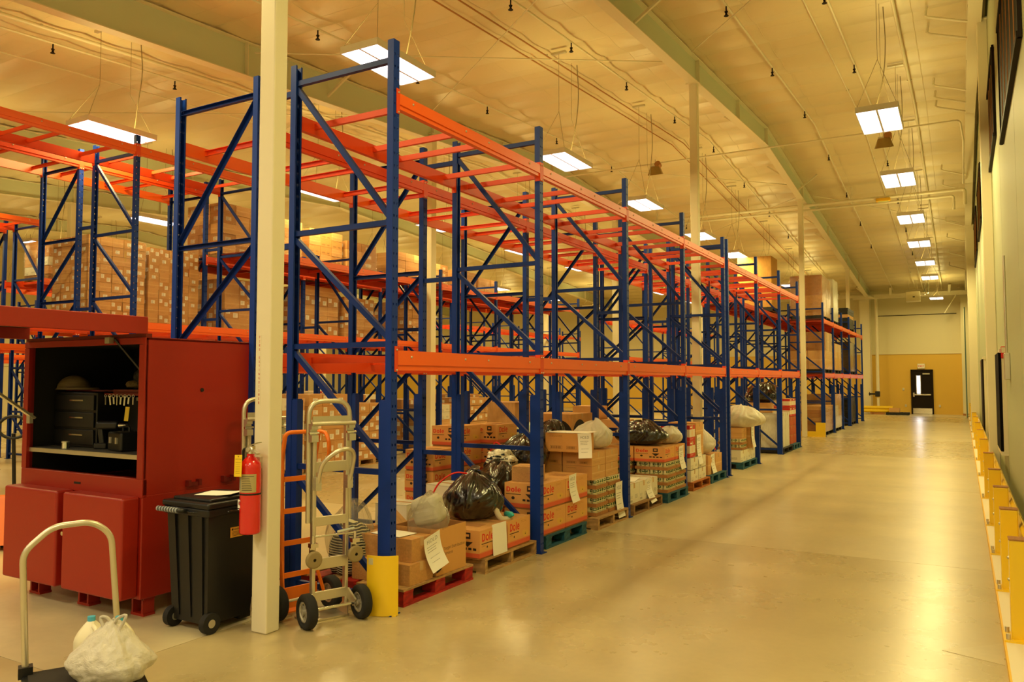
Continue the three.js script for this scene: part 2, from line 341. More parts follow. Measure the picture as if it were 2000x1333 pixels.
// ================= LAMPS =================
const ROWN = { '-1.05': 'over the aisle', '-6.5': 'over the first pair of rack rows', '-12.35': 'over the second pair of rack rows', '-18.3': 'over the third pair of rack rows' };
function fixture(x, z, label, seen = true, cool = false) {
  const y = 6.0, t = T('ceiling_light', label, 'light', [x, y, z], 0, seen ? undefined : label.includes('upper edge') ? 'high-bay lights above the upper edge of the picture' : 'high-bay lights behind the camera');
  const tray = merge([bx(.6, .035, 1.24, 0, .075, 0), bx(.012, .09, 1.24, -.3, .05, 0), bx(.012, .09, 1.24, .3, .05, 0), bx(.6, .09, .012, 0, .05, .62), bx(.6, .09, .012, 0, .05, -.62), bx(.04, .07, 1.22, 0, .05, 0)]);
  P(t, 'housing', C('tray', () => tray), M.lampHousing);
  for (const s of [-1, 1]) P(t, 'lens', bxc(.265, .012, 1.2), M.lampGlow, [s * .148, .02, 0]);
  const top = ceilY(z) - .12 - y;
  P(t, 'cable', sweep([V(0, top, .25), V(0, top * .45, .25), V(.28, .09, .6)], .0035, 6), M.cable); P(t, 'cable', sweep([V(0, top * .45, .25), V(-.28, .09, .6)], .0035, 6), M.cable);
  P(t, 'cable', sweep([V(0, top, -.3), V(0, top * .45, -.3), V(.2, .09, -.6)], .0035, 6), M.cable);
  P(t, 'power_cord', tube([[.05, top, -.45], [.07, top * .7, -.47], [.02, top * .4, -.44], [-.16, .2, -.5], [-.2, .1, -.5]], .009, 24, 6), M.cable);
  P(t, 'mount', bx(.3, .04, .06, 0, top, .25), M.zinc);
  const col = cool ? COOL : WARM;
  const d = new THREE.RectAreaLight(col, cool ? NEARDOWN : DOWN, .56, 1.2); d.position.set(x, y - .01, z); d.rotation.x = -Math.PI / 2; d.castShadow = true; scene.add(d);
  const u = new THREE.RectAreaLight(col, UP, .5, 1.1); u.position.set(x, y + .12, z); u.rotation.x = Math.PI / 2; scene.add(u);
}
{
  const rows = {
    '-1.05': [-13.75, -18.05, -22.6, -26.9, -31.4, -36, -45.2],
    '-6.5': [-8.05, -13.35, -17.6, -22.3, -26.2, -31, -36, -41],
    '-12.35': [-7.95, -13.05, -17.4, -22.1, -26.5, -31, -36, -41],
    '-18.3': [-8.4, -13, -17.5, -22, -26.4, -30.6, -36, -41],
  };
  for (const [x, zs] of Object.entries(rows)) zs.forEach((z, i) => fixture(+x, z, `white two-panel high-bay light ${ROWN[x]}, ${ORD[i]} from the camera end`));
  [-24.3, -30.2, -36.5].forEach((x, i) => { for (let k = 0; k < 7; k++) fixture(x, -8 - k * 5.6, `white two-panel high-bay light, ${ORD[i + 4]} lamp row from the aisle, ${ORD[k]} from the camera end`); });
  for (const x of [-1.05, -6.5, -12.35]) for (const z of [.6, 5.2]) fixture(x, z, 'white two-panel high-bay light above and behind the camera', false, true);
  for (const [x, z] of [[-1.05, -4.6], [-6.5, -3.6], [-12.35, -3.4]]) fixture(x, z, 'white two-panel high-bay light hung just above the upper edge of the picture', false);
}
// ================= RACKS =================
const D = 1.14, PW = .076, PD = .062;
function postGeo(h, holes) {
  return C(`post${h}${holes}`, () => {
    const th = .003, L = [];
    if (holes) {
      const s = new THREE.Shape(); s.moveTo(-PW / 2, 0); s.lineTo(PW / 2, 0); s.lineTo(PW / 2, h); s.lineTo(-PW / 2, h); s.closePath();
      for (let y = .1; y < h - .05; y += .1016) for (const x of [-.019, .019]) {
        const q = new THREE.Path(); q.moveTo(x - .008, y + .004); q.lineTo(x - .0045, y - .011); q.lineTo(x + .0045, y - .011); q.lineTo(x + .008, y + .004); q.lineTo(x + .004, y + .011); q.lineTo(x - .004, y + .011); q.closePath(); s.holes.push(q);
      }
      const g = new THREE.ExtrudeGeometry(s, { depth: th, bevelEnabled: false }); g.rotateY(Math.PI / 2); g.translate(-th, 0, 0); L.push(g);
    } else L.push(bx(th, h, PW, -th / 2, h / 2, 0));
    for (const k of [-1, 1]) { L.push(bx(PD, h, th, -PD / 2, h / 2, k * (PW / 2 - th / 2))); L.push(bx(th, h, .016, -PD + th / 2, h / 2, k * (PW / 2 - .008))); }
    return merge(L);
  });
}
const BRH = { 4.59: [.12, 1.1, 2.12, 3.1, 4.43], 5.7: [.12, 1.1, 2.12, 3.15, 4.19, 5.42], 4.4: [.12, 1.1, 2.12, 3.1, 4.2] };
function upright(parent, zl, h, o) {
  const f = PG(parent, 'upright_frame', [0, 0, zl]);
  const pg = postGeo(h, o.holes), hs = BRH[h], q = PD - .005;
  P(f, 'post', pg, M.blue); P(f, 'post', pg, M.blue, [-D, 0, 0], [0, Math.PI, 0]);
  for (const y of hs) P(f, 'horizontal_brace', C('hb', () => merge([bx(D - 2 * q, .045, .003, 0, 0, .018), bx(D - 2 * q, .003, .04, 0, .021, 0), bx(D - 2 * q, .003, .04, 0, -.021, 0)])), M.blue2, [-D / 2, y, 0]);
  for (let i = 0; i < hs.length - 1; i++) P(f, 'diagonal_brace', C(`db${(hs[i + 1] - hs[i]).toFixed(2)}`, () => {
    const dy = hs[i + 1] - hs[i] - .1, a = [-q, -dy / 2, 0], b = [-D + q, dy / 2, 0]; return merge([bar(a, b, .045, .003, V(0, 0, 1)).translate(0, 0, .018), bar(a, b, .003, .04, V(0, 0, 1)).translate(.018, .012, 0)]);
  }), M.blue2, [0, (hs[i] + hs[i + 1]) / 2, 0]);
  for (const [x, r] of [[0, 0], [-D, Math.PI]]) {
    if (o.reinf) P(f, 'post_reinforcement', C('rf', () => merge([bx(.062, 1.66, .07, -.031, .83, 0), bx(.05, .012, .06, -.031, 1.666, 0)])), M.blue, [x - (r ? -1 : 1) * (PD + .001), 0, 0], [0, r, 0]);
    P(f, 'foot_plate', C('fp', () => merge([bx(.13, .008, .12, -.035, .004, 0), lathe([[0, .03], [.01, .03], [.012, .008]], 8).translate(.015, 0, .045)])), M.blue2, [x, 0, 0], [0, r, 0]);
  }
  return f;
}
function loadBeam(parent, len, y, h, zl, side, deep) {
  // side: 0 = front (aisle) beam, 1 = rear; origin at the bay's middle
  const g = C(`beam${len.toFixed(3)}${h}`, () => merge([bx(.05, h, len - PW - .004, -.03, -h / 2, 0), bx(.012, h * .72, len - PW - .004, .0, -h * .36, 0)]));
  const m = P(parent, 'load_beam', g, deep ? M.orangeDeep : M.orange, [side ? -D : 0, y, zl], [0, side ? Math.PI : 0, 0]);
  for (const s of [-1, 1]) P(m, 'connector', C(`conn${s}${h > .14}`, () => merge([bx(.005, .205, .042, .004, -.07, -s * .017), bx(.06, .205, .005, -.026, -.07, -s * .0405)])), M.orangeDeep, [0, 0, s * len / 2]);
  P(m, 'bolts', C(`bolts${len.toFixed(2)}${h}`, () => merge([.28, 1.1, 1.5, 2.3].map(k => k / 2.515 * len - len / 2).map(z => new THREE.SphereGeometry(.011, 8, 6).scale(.8, 1, 1).translate(.008, -h * .32, z)).concat([-1, 1].flatMap(s => [.012, -.15].map(yy => new THREE.SphereGeometry(.009, 8, 6).translate(.009, yy - .01, s * (len / 2 - .02))))))), M.zinc);
  return m;
}
function rack(x, face, z0, frames, label, o) {
  // frames: list of distances from z0 going away from the camera; face = 1 looks to +x, -1 to -x
  const t = T('pallet_rack', label, 'pallet rack', [x, 0, z0], face > 0 ? 0 : Math.PI), s = face > 0 ? -1 : 1;
  frames.forEach((d, i) => upright(t, s * d, o.heights ? o.heights[i] : o.h, o));
  for (let i = 0; i < frames.length - 1; i++) {
    const len = frames[i + 1] - frames[i]; if (len < .6) continue;
    const mid = s * (frames[i] + frames[i + 1]) / 2, lv = typeof o.levels === 'function' ? o.levels(i) : o.levels;
    for (const [y, h, deck] of lv) {
      loadBeam(t, len, y, h, mid, 0); loadBeam(t, len, y, h, mid, 1, true);
      for (const k of [.28, 1.1, 1.5, 2.3]) P(t, 'cross_bar', C('cb', () => merge([bx(D - .09, .05, .004, 0, 0, .014), bx(D - .09, .004, .03, 0, .025, 0), bx(D - .09, .004, .03, 0, -.025, 0)])), M.orangeDeep, [-D / 2, y - h * .4, mid + (k / 2.515 - .5) * len * 1]);
      if (deck) for (let j = 0; j < 3; j++) P(t, 'deck_panel', bxc(D - .1, .02, len / 3 - .03), M.redDark, [-D / 2, y + .004, mid + (j - 1) * (len / 3)]);
    }
  }
  if (o.spacer) for (const d of frames) for (const y of [1.0, 3.0, 4.35]) P(t, 'row_spacer', bxc(.4, .05, .04), M.blue2, [-D - .205, y, s * d]);
  return t;
}
const B = 2.515, seq = (n, b = B, o = 0) => Array.from({ length: n }, (_, i) => o + i * b);
const L12 = [[2.07, .16], [4.16, .125]];
rack(-3.91, 1, -4.93, seq(5), 'blue and orange pallet rack along the aisle, nearest run with floor pallets under it', { h: 4.59, holes: true, reinf: true, levels: L12 });
rack(-3.91, 1, -15.26, seq(4), 'blue and orange pallet rack along the aisle, middle run before the third white column', { h: 4.59, holes: true, reinf: true, levels: L12 });
rack(-3.91, 1, -27.35, seq(6, 2.28), 'shorter blue and orange pallet rack along the aisle, farthest run loaded with cartons', { h: 4.4, holes: false, reinf: true, levels: [[2.07, .14, true], [3.86, .125, true]] });
rack(-6.6, -1, -4.93, seq(5), 'blue and orange pallet rack back to back behind the nearest aisle run', { h: 4.59, holes: true, reinf: true, levels: L12, spacer: true });
rack(-6.6, -1, -15.26, seq(4), 'blue and orange pallet rack back to back behind the middle aisle run', { h: 4.59, holes: false, reinf: true, levels: L12 });
rack(-6.6, -1, -23.1, seq(7, 2.4), 'blue and orange pallet rack back to back behind the farthest aisle run', { h: 4.59, holes: false, levels: [[2.07, .14], [4.1, .125, true]] });
const F3 = [0, 2.515, 5.03, 7.65, 10.33, 10.83, 13.5, 16.2, 18.9], H3 = [5.7, 5.7, 5.7, 4.59, 4.59, 4.59, 4.59, 4.59, 4.59];
const L3 = i => i < 2 ? [[2.75, .14], [5.53, .14]] : [[2.75, .125], [4.24, .14, true]];
rack(-11.18, 1, -5.115, F3, 'tall blue pallet rack in the third row, its near bays carrying wrapped cartons', { heights: H3, h: 5.7, holes: true, reinf: true, levels: L3 });
rack(-13.82, -1, -5.115, F3, 'tall blue pallet rack in the fourth row, back to back behind the third', { heights: H3, h: 5.7, holes: true, reinf: true, levels: L3, spacer: true });
const F5 = [0, 2.515, 5.03, 7.55, 10.06, 12.6, 15.1, 17.6], H5 = [5.7, 5.7, 5.7, 4.59, 4.59, 4.59, 4.59, 4.59], L5 = i => i < 2 ? [[2.65, .14], [5.53, .14]] : [[2.65, .125], [4.2, .14]];
rack(-18.35, 1, -5.115, F5, 'blue pallet rack in the fifth row, seen through the rows before it', { heights: H5, h: 5.7, holes: false, levels: L5 });
rack(-21.0, -1, -5.115, F5, 'blue pallet rack in the sixth row, back to back behind the fifth', { heights: H5, h: 5.7, holes: false, levels: L5 });
rack(-26, 1, -7.6, seq(8), 'blue pallet rack in the seventh row near the far left wall', { h: 4.59, holes: false, levels: [[2.65, .125], [4.0, .125]] });
rack(-28.7, -1, -7.6, seq(8), 'blue pallet rack in the eighth row, back to back behind the seventh', { h: 4.59, holes: false, levels: [[2.65, .125], [4.0, .125]] });
rack(-11.18, 1, -28.2, seq(6), 'blue pallet rack far down the third row before the far wall', { h: 4.59, holes: false, levels: [[2.75, .125], [4.2, .125]] });
rack(-18.35, 1, -27, seq(6), 'blue pallet rack far down the fifth row before the far wall', { h: 4.59, holes: false, levels: [[2.75, .125], [4.2, .125]] });
rack(-32.6, 1, -13, seq(6), 'blue pallet rack in the ninth row, last before the left wall', { h: 4.59, holes: false, levels: [[2.65, .125], [4.0, .125]] });
// ================= NEAR THINGS =================
// lettering down the near column
{
  const tx = canvasTex(64, 1024, (g, w, h) => { g.fillStyle = '#e2d8b8'; g.fillRect(0, 0, w, h); g.fillStyle = '#b5342a'; g.font = 'bold 50px sans-serif'; g.textAlign = 'center'; g.textBaseline = 'middle'; [...'FIRE EXTINGUISHER'].forEach((c, i) => g.fillText(c, w / 2, 34 + i * 59.5)); });
  P(col1, 'vertical_lettering', bx(.03, .52, .0012, -4.497, 1.905, -4.15 + .0655), [M.whitePaint, M.whitePaint, M.whitePaint, M.whitePaint, std(0xffffff, .5, { map: tx }), M.whitePaint]);
  const uv = col1.children[col1.children.length - 1].geometry.attributes.uv; for (let i = 0; i < uv.count; i++) uv.setXY(i, uv.getX(i) > 0 ? 1 : 0, uv.getY(i) > 0 ? 1 : 0);
}
function panelGeo(w, h, d = .0015) { const g = new THREE.BoxGeometry(w, h, d); return g; }
function printed(tex, o = {}) { return std(0xffffff, .6, { map: tex, ...o }); }
// fire extinguisher on the near column's camera side
{
  const t = T('fire_extinguisher', 'red fire extinguisher with a yellow tag hung on the near white column', 'fire extinguisher', [-4.475, .73, -4.0], 0);
  const R = .074;
  P(t, 'cylinder', lathe([[0, 0], [R - .006, 0], [R, .012], [R, .47], [R * .93, .505], [R * .6, .535], [.026, .55], [.026, .57], [0, .57]], 32), M.extRed);
  P(t, 'label_band', new THREE.CylinderGeometry(R + .0008, R + .0008, .13, 32, 1, true, -1.5, 2.9).translate(0, .365, 0), std(0xcfc6a4, .4, {
    map: canvasTex(256, 128, (g, w, h) => { g.fillStyle = '#d6cda8'; g.fillRect(0, 0, w, h); g.fillStyle = '#9fb1b8'; g.fillRect(20, 20, 90, 90); g.fillStyle = '#55503f'; for (let i = 0; i < 9; i++) g.fillRect(126, 14 + i * 12, 110 - (i * 37 % 40), 4); })
  }));
  P(t, 'black_band', new THREE.CylinderGeometry(R + .001, R + .001, .012, 32, 1, true).translate(0, .285, 0), M.black);
  P(t, 'class_sticker', panelGeo(.05, .06).translate(-.018, .215, R - .002).rotateY(-.18), printed(canvasTex(64, 72, (g, w, h) => { g.fillStyle = '#f0ebdf'; g.fillRect(0, 0, w, h); g.fillStyle = '#7c6c66'; g.beginPath(); g.arc(28, 30, 18, 0, 7); g.fill(); g.fillStyle = '#c8322a'; g.beginPath(); g.moveTo(28, 20); g.lineTo(38, 38); g.lineTo(18, 38); g.fill(); })));
  const v = P(t, 'valve', merge([cyl(.02, .024, .05, 16).clone().translate(0, .59, 0), bx(.05, .026, .026, .005, .615, 0)]), M.chrome);
  P(v, 'pressure_gauge', new THREE.CylinderGeometry(.017, .017, .012, 16).rotateX(Math.PI / 2).translate(0, .6, .03), M.zinc);
  P(t, 'carry_handle', bar([0, .612, .008], [.085, .572, .012], .012, .03), M.zinc); P(t, 'squeeze_lever', bar([0, .628, .008], [.105, .655, .012], .008, .03), M.chrome);
  P(t, 'hose', tube([[-.02, .605, .01], [-.075, .59, .0], [-.085, .5, -.01], [-.075, .4, -.015], [-.07, .3, -.015]], .011, 28, 8), M.blackRubber);
  P(t, 'inspection_tag', panelGeo(.085, .155, .001), printed(canvasTex(96, 176, (g, w, h) => { g.fillStyle = '#efcb1f'; g.fillRect(0, 0, w, h); g.fillStyle = '#9a7a10'; g.font = 'bold 13px sans-serif'; g.textAlign = 'center'; g.fillText('INSPECTION', 48, 40); g.fillRect(14, 60, 68, 3); for (let i = 0; i < 6; i++) g.fillRect(18, 78 + i * 14, 56, 2); g.fillStyle = '#806612'; g.beginPath(); g.arc(48, 14, 6, 0, 7); g.fill(); })), [-.026, .49, R + .018], [-.06, -.1, .04]);
  P(t, 'wall_hook', bx(.05, .08, .03, 0, .5, -.075), M.zinc);
}
// tool cabinet (job-site box)
const CX = -6.36, CZ = -3.87, CW = 1.68, CDp = 1.05, CT = 2.17;
{
  const t = T('tool_cabinet', 'large red steel job-site tool cabinet with its upper lid propped open', 'cabinet', [CX, 0, CZ]);
  const th = .02, yb = .93, hw = CW / 2;
  P(t, 'lower_body', rbx(CW, .8, CDp, .012, 2), M.red, [0, .54, -CDp / 2]);
  P(t, 'side_panel', rbx(th * 2, CT - yb, CDp, .008), M.red, [hw - th, (CT + yb) / 2, -CDp / 2]);
  P(t, 'side_panel', rbx(th * 2, CT - yb, CDp, .008), M.red, [-hw + th, (CT + yb) / 2, -CDp / 2]);
  P(t, 'top_panel', rbx(CW, .03, CDp, .008), M.red, [0, CT - .015, -CDp / 2]);
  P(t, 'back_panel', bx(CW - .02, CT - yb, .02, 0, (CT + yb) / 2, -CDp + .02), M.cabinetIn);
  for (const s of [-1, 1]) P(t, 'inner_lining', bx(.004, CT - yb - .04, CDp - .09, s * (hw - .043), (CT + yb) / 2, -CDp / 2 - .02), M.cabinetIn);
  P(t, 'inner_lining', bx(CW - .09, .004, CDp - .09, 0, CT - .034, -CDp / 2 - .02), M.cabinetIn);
  for (const s of [-1, 1]) P(t, 'opening_frame', bx(.07, CT - yb - .195, .03, s * (hw - .035), (CT - .06 + yb + .135) / 2, -.0115), M.red);
  P(t, 'opening_frame', bx(CW, .05, .03, 0, CT - .03, -.012), M.red); P(t, 'sill_panel', rbx(CW, .15, .05, .008), M.red, [0, yb + .06, -.02]);
  P(t, 'latch_slot', bx(.09, .018, .004, .0, .985, .006), M.black);
  for (const s of [-1, 1]) {
    const d = P(t, 'lower_door', rbx(.775, .77, .15, .02, 3), M.red, [s * .43, .545, .076]);
    if (s > 0) P(d, 'door_lock', new THREE.CylinderGeometry(.017, .017, .02, 16).rotateX(Math.PI / 2), M.chrome, [-.4, .05, .055]);
  }
  for (const [x, z] of [[-.6, -.06], [.1, -.06], [.74, -.1], [-.74, -.95], [.74, -.95]]) P(t, 'skid_foot', merge([bx(.16, .02, .1, 0, .01, 0), bx(.02, .12, .1, -.06, .08, 0), bx(.02, .12, .1, .06, .08, 0), bx(.16, .02, .1, 0, .135, 0)]), M.red, [x, 0, z]);
  const lid = PG(t, 'lid', [0, CT + .03, -.02]);
  P(lid, 'lid_panel', rbx(CW, .025, 1.15, .008), M.red, [0, .115, .575]);
  for (const s of [-1, 1]) P(lid, 'lid_side', rbx(.03, .125, 1.15, .006), M.red, [s * (hw - .015), .055, .575]);
  P(lid, 'lid_front', rbx(CW, .125, .03, .006), M.red, [0, .055, 1.135]);
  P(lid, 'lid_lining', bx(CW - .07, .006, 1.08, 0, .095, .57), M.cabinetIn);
  P(t, 'lid_hinge', bx(CW, .03, .05, 0, CT + .012, -.03), M.redDark);
  P(t, 'gas_strut', merge([bar([-hw + .13, 1.5, -.02], [-hw + .16, 2.2, .95], .055, .02)]), M.alu);
  P(t, 'strut_bracket', bx(.05, .09, .03, -hw + .12, 1.5, .01), M.zinc);
  P(t, 'gas_strut', merge([bar([hw - .1, 1.82, -.12], [hw - .36, 2.16, .02], .016, .016)]), M.blackPlastic); P(t, 'strut_bracket', bx(.06, .05, .04, hw - .42, 2.15, .03), M.zinc);
  P(t, 'work_shelf', bx(CW - .1, .018, CDp - .12, 0, 1.235, -CDp / 2 + .0), std(0x5d5a54, .35)); P(t, 'shelf_edge', bx(CW - .14, .035, .02, -.02, 1.225, -.03), M.alu);
  P(t, 'upper_tray', bx(CW - .1, .012, .68, 0, 1.738, -.68), M.redDark); P(t, 'tray_edge', bx(.7, .03, .012, .3, 1.735, -.33), M.redDark);
  
  P(t, 'lock_hole', new THREE.CylinderGeometry(.016, .016, .012, 14).rotateZ(Math.PI / 2), M.black, [hw + .001, 1.75, -.53]);
  for (const z of [-.45, -.8]) P(t, 'side_handle', merge([bx(.03, .03, .12, .015, 0, 0), bx(.05, .05, .025, .02, .01, -.05), bx(.05, .05, .025, .02, .01, .05)]), M.redDark, [hw, .98, z]);
  // what lies inside
  const org = T('drawer_organizer', 'black drawer organizer with chrome pulls inside the red cabinet', 'organizer', [CX - .44, 1.245, CZ - .4]);
  P(org, 'case', rbx(.62, .48, .34, .01), M.blackPlastic, [0, .24, 0]);
  for (let i = 0; i < 3; i++) { const dr = P(org, 'drawer', rbx(.58, .13, .02, .006), M.blackPlastic, [0, .09 + i * .15, .18]); P(dr, 'drawer_pull', bx(.2, .012, .02, .06, .02, .015), M.chrome); }
  const basket = T('woven_basket', 'pale ribbed sports cap lying on top of the drawer organizer', 'cap', [CX - .66, 1.748, CZ - .34], .3);
  P(basket, 'crown', (() => { const g = new THREE.SphereGeometry(.15, 28, 14, 0, 6.283, 0, 1.57); g.scale(1.05, .85, .75); return g; })(), std(0x8d7b52, .8, { map: grain }));
  P(basket, 'brim', new THREE.CylinderGeometry(.17, .19, .016, 28).scale(1.1, 1, .75).translate(.06, .008, .02), std(0x86744c, .8));
  const keys = T('key_rack', 'row of hanging keys on a rail inside the red cabinet', 'keys', [CX + .06, 1.72, CZ - .3]);
  P(keys, 'rail', bx(.52, .02, .012, .02, -.01, 0), M.redDark);
  const kr = rng(5); for (let i = 0; i < 9; i++) { const k = P(keys, 'key', merge([new THREE.TorusGeometry(.012, .003, 6, 12).translate(0, -.02, 0), bx(.012, .05 + kr() * .04, .004, 0, -.06, 0)]), M.zinc, [-.22 + i * .055, -.005, .012], [0, kr(), kr() * .3 - .15]); if (i === 7) P(k, 'key_tag', bx(.032, .12, .004, 0, -.17, 0), M.yellow); }
  const board = T('black_clipboard', 'flat black board standing against the back of the cabinet under the keys', 'board', [CX + .1, 1.246, CZ - .5]);
  P(board, 'sheet', rbx(.38, .42, .02, .006), std(0x232323, .6), [0, .22, 0]); P(board, 'clip', bx(.1, .03, .03, 0, .42, .01), M.zinc);
  const tool = T('cordless_drill', 'black cordless drill lying at the right of the cabinet shelf', 'drill', [CX - .0, 1.245, CZ - .25], .5);
  P(tool, 'motor_body', new RoundedBoxGeometry(.2, .08, .07, 3, .03).translate(0, .2, 0), M.blackPlastic); P(tool, 'grip', new RoundedBoxGeometry(.05, .16, .05, 2, .015).rotateZ(.15).translate(-.05, .11, 0), M.blackPlastic);
  P(tool, 'battery', rbx(.11, .05, .07, .01), M.blackPlastic, [-.05, .025, 0]); P(tool, 'chuck', new THREE.CylinderGeometry(.018, .025, .06, 12).rotateZ(-1.57).translate(.13, .2, 0), M.chrome);
  const mug = T('tape_dispenser', 'small chrome tin standing at the middle of the cabinet shelf edge', 'tin', [CX - .36, 1.245, CZ - .1]);
  P(mug, 'tin_body', cyl(.03, .032, .05, 18), M.chrome, [0, .025, 0]); P(mug, 'tin_lid', cyl(.033, .033, .012, 18), M.zinc, [0, .055, 0]);
  const caseB = T('tool_case', 'dark tool case with pale latches at the right end of the cabinet shelf', 'case', [CX + .3, 1.245, CZ - .22], -.2);
  P(caseB, 'case_body', rbx(.26, .16, .2, .02, 2), M.blackPlastic, [0, .08, 0]); P(caseB, 'latch', bx(.03, .05, .012, -.06, .09, .104), M.zinc); P(caseB, 'latch', bx(.03, .05, .012, .06, .09, .104), M.zinc); P(caseB, 'case_handle', bend([[-.06, .155, 0], [-.06, .2, 0], [.06, .2, 0], [.06, .155, 0]], .009, .02, 8), M.blackPlastic);
  const bagp = T('work_gloves', 'dark crumpled jacket heaped on the upper tray of the cabinet', 'jacket', [CX + .2, 1.748, CZ - .55]);
  P(bagp, 'cloth', lumpGeo(.2, .26, .15, 61, .5), std(0x1d1b18, .8)); P(bagp, 'collar', lumpGeo(.09, .06, .08, 62, .3), std(0x6d5a36, .8), [-.12, .02, .1]);
}
function lumpGeo(rx, ry, rz, seed, rough = .35, flatBottom = true) {
  const g = mergeVertices(new THREE.IcosahedronGeometry(1, 26).deleteAttribute('uv').deleteAttribute('normal')), p = g.attributes.position, uv = new Float32Array(p.count * 2);
  for (let i = 0; i < p.count; i++) {
    let x = p.getX(i), y = p.getY(i), z = p.getZ(i); uv[i * 2] = Math.atan2(z, x) * .5; uv[i * 2 + 1] = y * .8;
    const rg = Math.abs(fbm(x * 2.6 + seed, y * 2.2 - seed, z * 2.6, 4)); let k = 1 + rough * .9 * fbm(x * 1.3 + seed, y * 1.3, z * 1.3, 3) + rough * .38 * (rg - .15);
    x *= k; y *= k; z *= k; if (flatBottom && y < -.55) y = -.55 + (y + .55) * .06;
    p.setXYZ(i, x * rx, (y + (flatBottom ? .58 : 0)) * ry / 1.5, z * rz);
  }
  g.setAttribute('uv', new THREE.BufferAttribute(uv, 2)); g.computeVertexNormals(); return g;
}
// wheeled bin
{
  const t = T('wheeled_bin', 'black wheeled rubbish bin between the red cabinet and the white column', 'bin', [-4.96, 0, -4.1], 0);
  const g = new THREE.BoxGeometry(.46, .82, .5, 1, 1, 1), p = g.attributes.position;
  for (let i = 0; i < p.count; i++) if (p.getY(i) < 0) { p.setX(i, p.getX(i) * .84); p.setZ(i, p.getZ(i) * .78 + .02); }
  g.computeVertexNormals(); g.translate(0, .47, 0);
  const body = P(t, 'body', g, M.binBlack);
  for (const x of [-.15, .0, .15]) P(body, 'rib', bar([x * .86, .1, .215], [x, .86, .256], .05, .02, V(0, 0, 1)), M.binBlack);
  P(t, 'rim', new RoundedBoxGeometry(.5, .06, .54, 2, .015).translate(0, .87, 0), M.binBlack);
  const lid = P(t, 'lid', new RoundedBoxGeometry(.52, .045, .56, 3, .018).translate(0, .92, 0), M.binBlack);
  P(lid, 'lid_rise', new RoundedBoxGeometry(.42, .03, .44, 3, .014).translate(0, .95, 0), M.binBlack);
  P(t, 'handle', merge([bend([[-.24, .87, .26], [-.24, .885, .33], [.02, .885, .33], [.02, .87, .26]], .016, .03, 10)]), M.binBlack);
  P(t, 'grip_ribs', merge(Array.from({ length: 8 }, (_, i) => cyl(.0195, .0195, .016, 12).clone().rotateZ(Math.PI / 2).translate(-.22 + i * .03, .885, .33))), std(0x8f959b, .5));
  for (const s of [-1, 1]) { const w = P(t, 'wheel', new THREE.CylinderGeometry(.075, .075, .05, 24).rotateZ(Math.PI / 2), M.blackRubber, [s * .2, .075, .2]); P(w, 'wheel_hub', new THREE.CylinderGeometry(.03, .03, .054, 16).rotateZ(Math.PI / 2), M.zinc); }
  P(t, 'axle', new THREE.CylinderGeometry(.01, .01, .4, 10).rotateZ(Math.PI / 2), M.zinc, [0, .075, .2]);
  P(t, 'foot', bx(.32, .04, .1, 0, .04, -.16), M.binBlack);
  P(t, 'warning_sticker', panelGeo(.002, .075, .14).translate(.2265, .7, -.02).rotateZ(0), M.yellowDull);
  P(t, 'bin_liner', lumpGeo(.27, .05, .29, 71, .25).translate(.01, .85, -.01), M.bagBlack);
  TM('paper_sheet', 'white sheet of paper lying on the lid of the black bin', 'paper', (() => { const q = new THREE.PlaneGeometry(.3, .24, 8, 6).rotateX(-Math.PI / 2), a = q.attributes.position; for (let i = 0; i < a.count; i++) a.setY(i, .004 + Math.max(0, a.getX(i) - .05) * .12); q.computeVertexNormals(); return q; })(), M.paper, [-4.93, .966, -4.12], .35);
  const st = t.children.find(c => c.name === 'warning_sticker'); st.material = printed(canvasTex(128, 72, (c, w, h) => { c.fillStyle = '#d99a28'; c.fillRect(0, 0, w, h); c.fillStyle = '#33250e'; c.font = 'bold 16px sans-serif'; c.fillText('WARNING', 30, 22); for (let i = 0; i < 4; i++) c.fillRect(14, 32 + i * 9, 70 + i * 7, 3); c.fillRect(10, 8, 14, 14); }));
}
// wheels for hand trucks
function wheel(parent, name, r, w, pos, tyreM = M.tyre, hubM = M.hub, spokes = 8) {
  const t = P(parent, name, C(`ty${r}${w}`, () => lathe([[r * .62, -w / 2], [r * .9, -w / 2], [r, -w * .3], [r, w * .3], [r * .9, w / 2], [r * .62, w / 2], [r * .62, -w / 2]], 36).rotateX(Math.PI / 2)), tyreM, pos);
  P(t, 'wheel_hub', C(`hb${r}${w}`, () => merge([lathe([[r * .5, -w * .42], [r * .64, -w * .42], [r * .64, w * .42], [r * .5, w * .42], [r * .46, w * .3], [r * .46, -w * .3], [r * .5, -w * .42]], 36).rotateX(Math.PI / 2), cyl(r * .16, r * .16, w * 1.05, 16).clone().rotateX(Math.PI / 2), ...Array.from({ length: spokes }, (_, i) => bx(r * .09, r * .42, w * .5, 0, r * .3, 0).rotateZ(i / spokes * 6.283)), cyl(r * .5, r * .5, w * .25, 24).clone().rotateX(Math.PI / 2)])), hubM);
  return t;
}
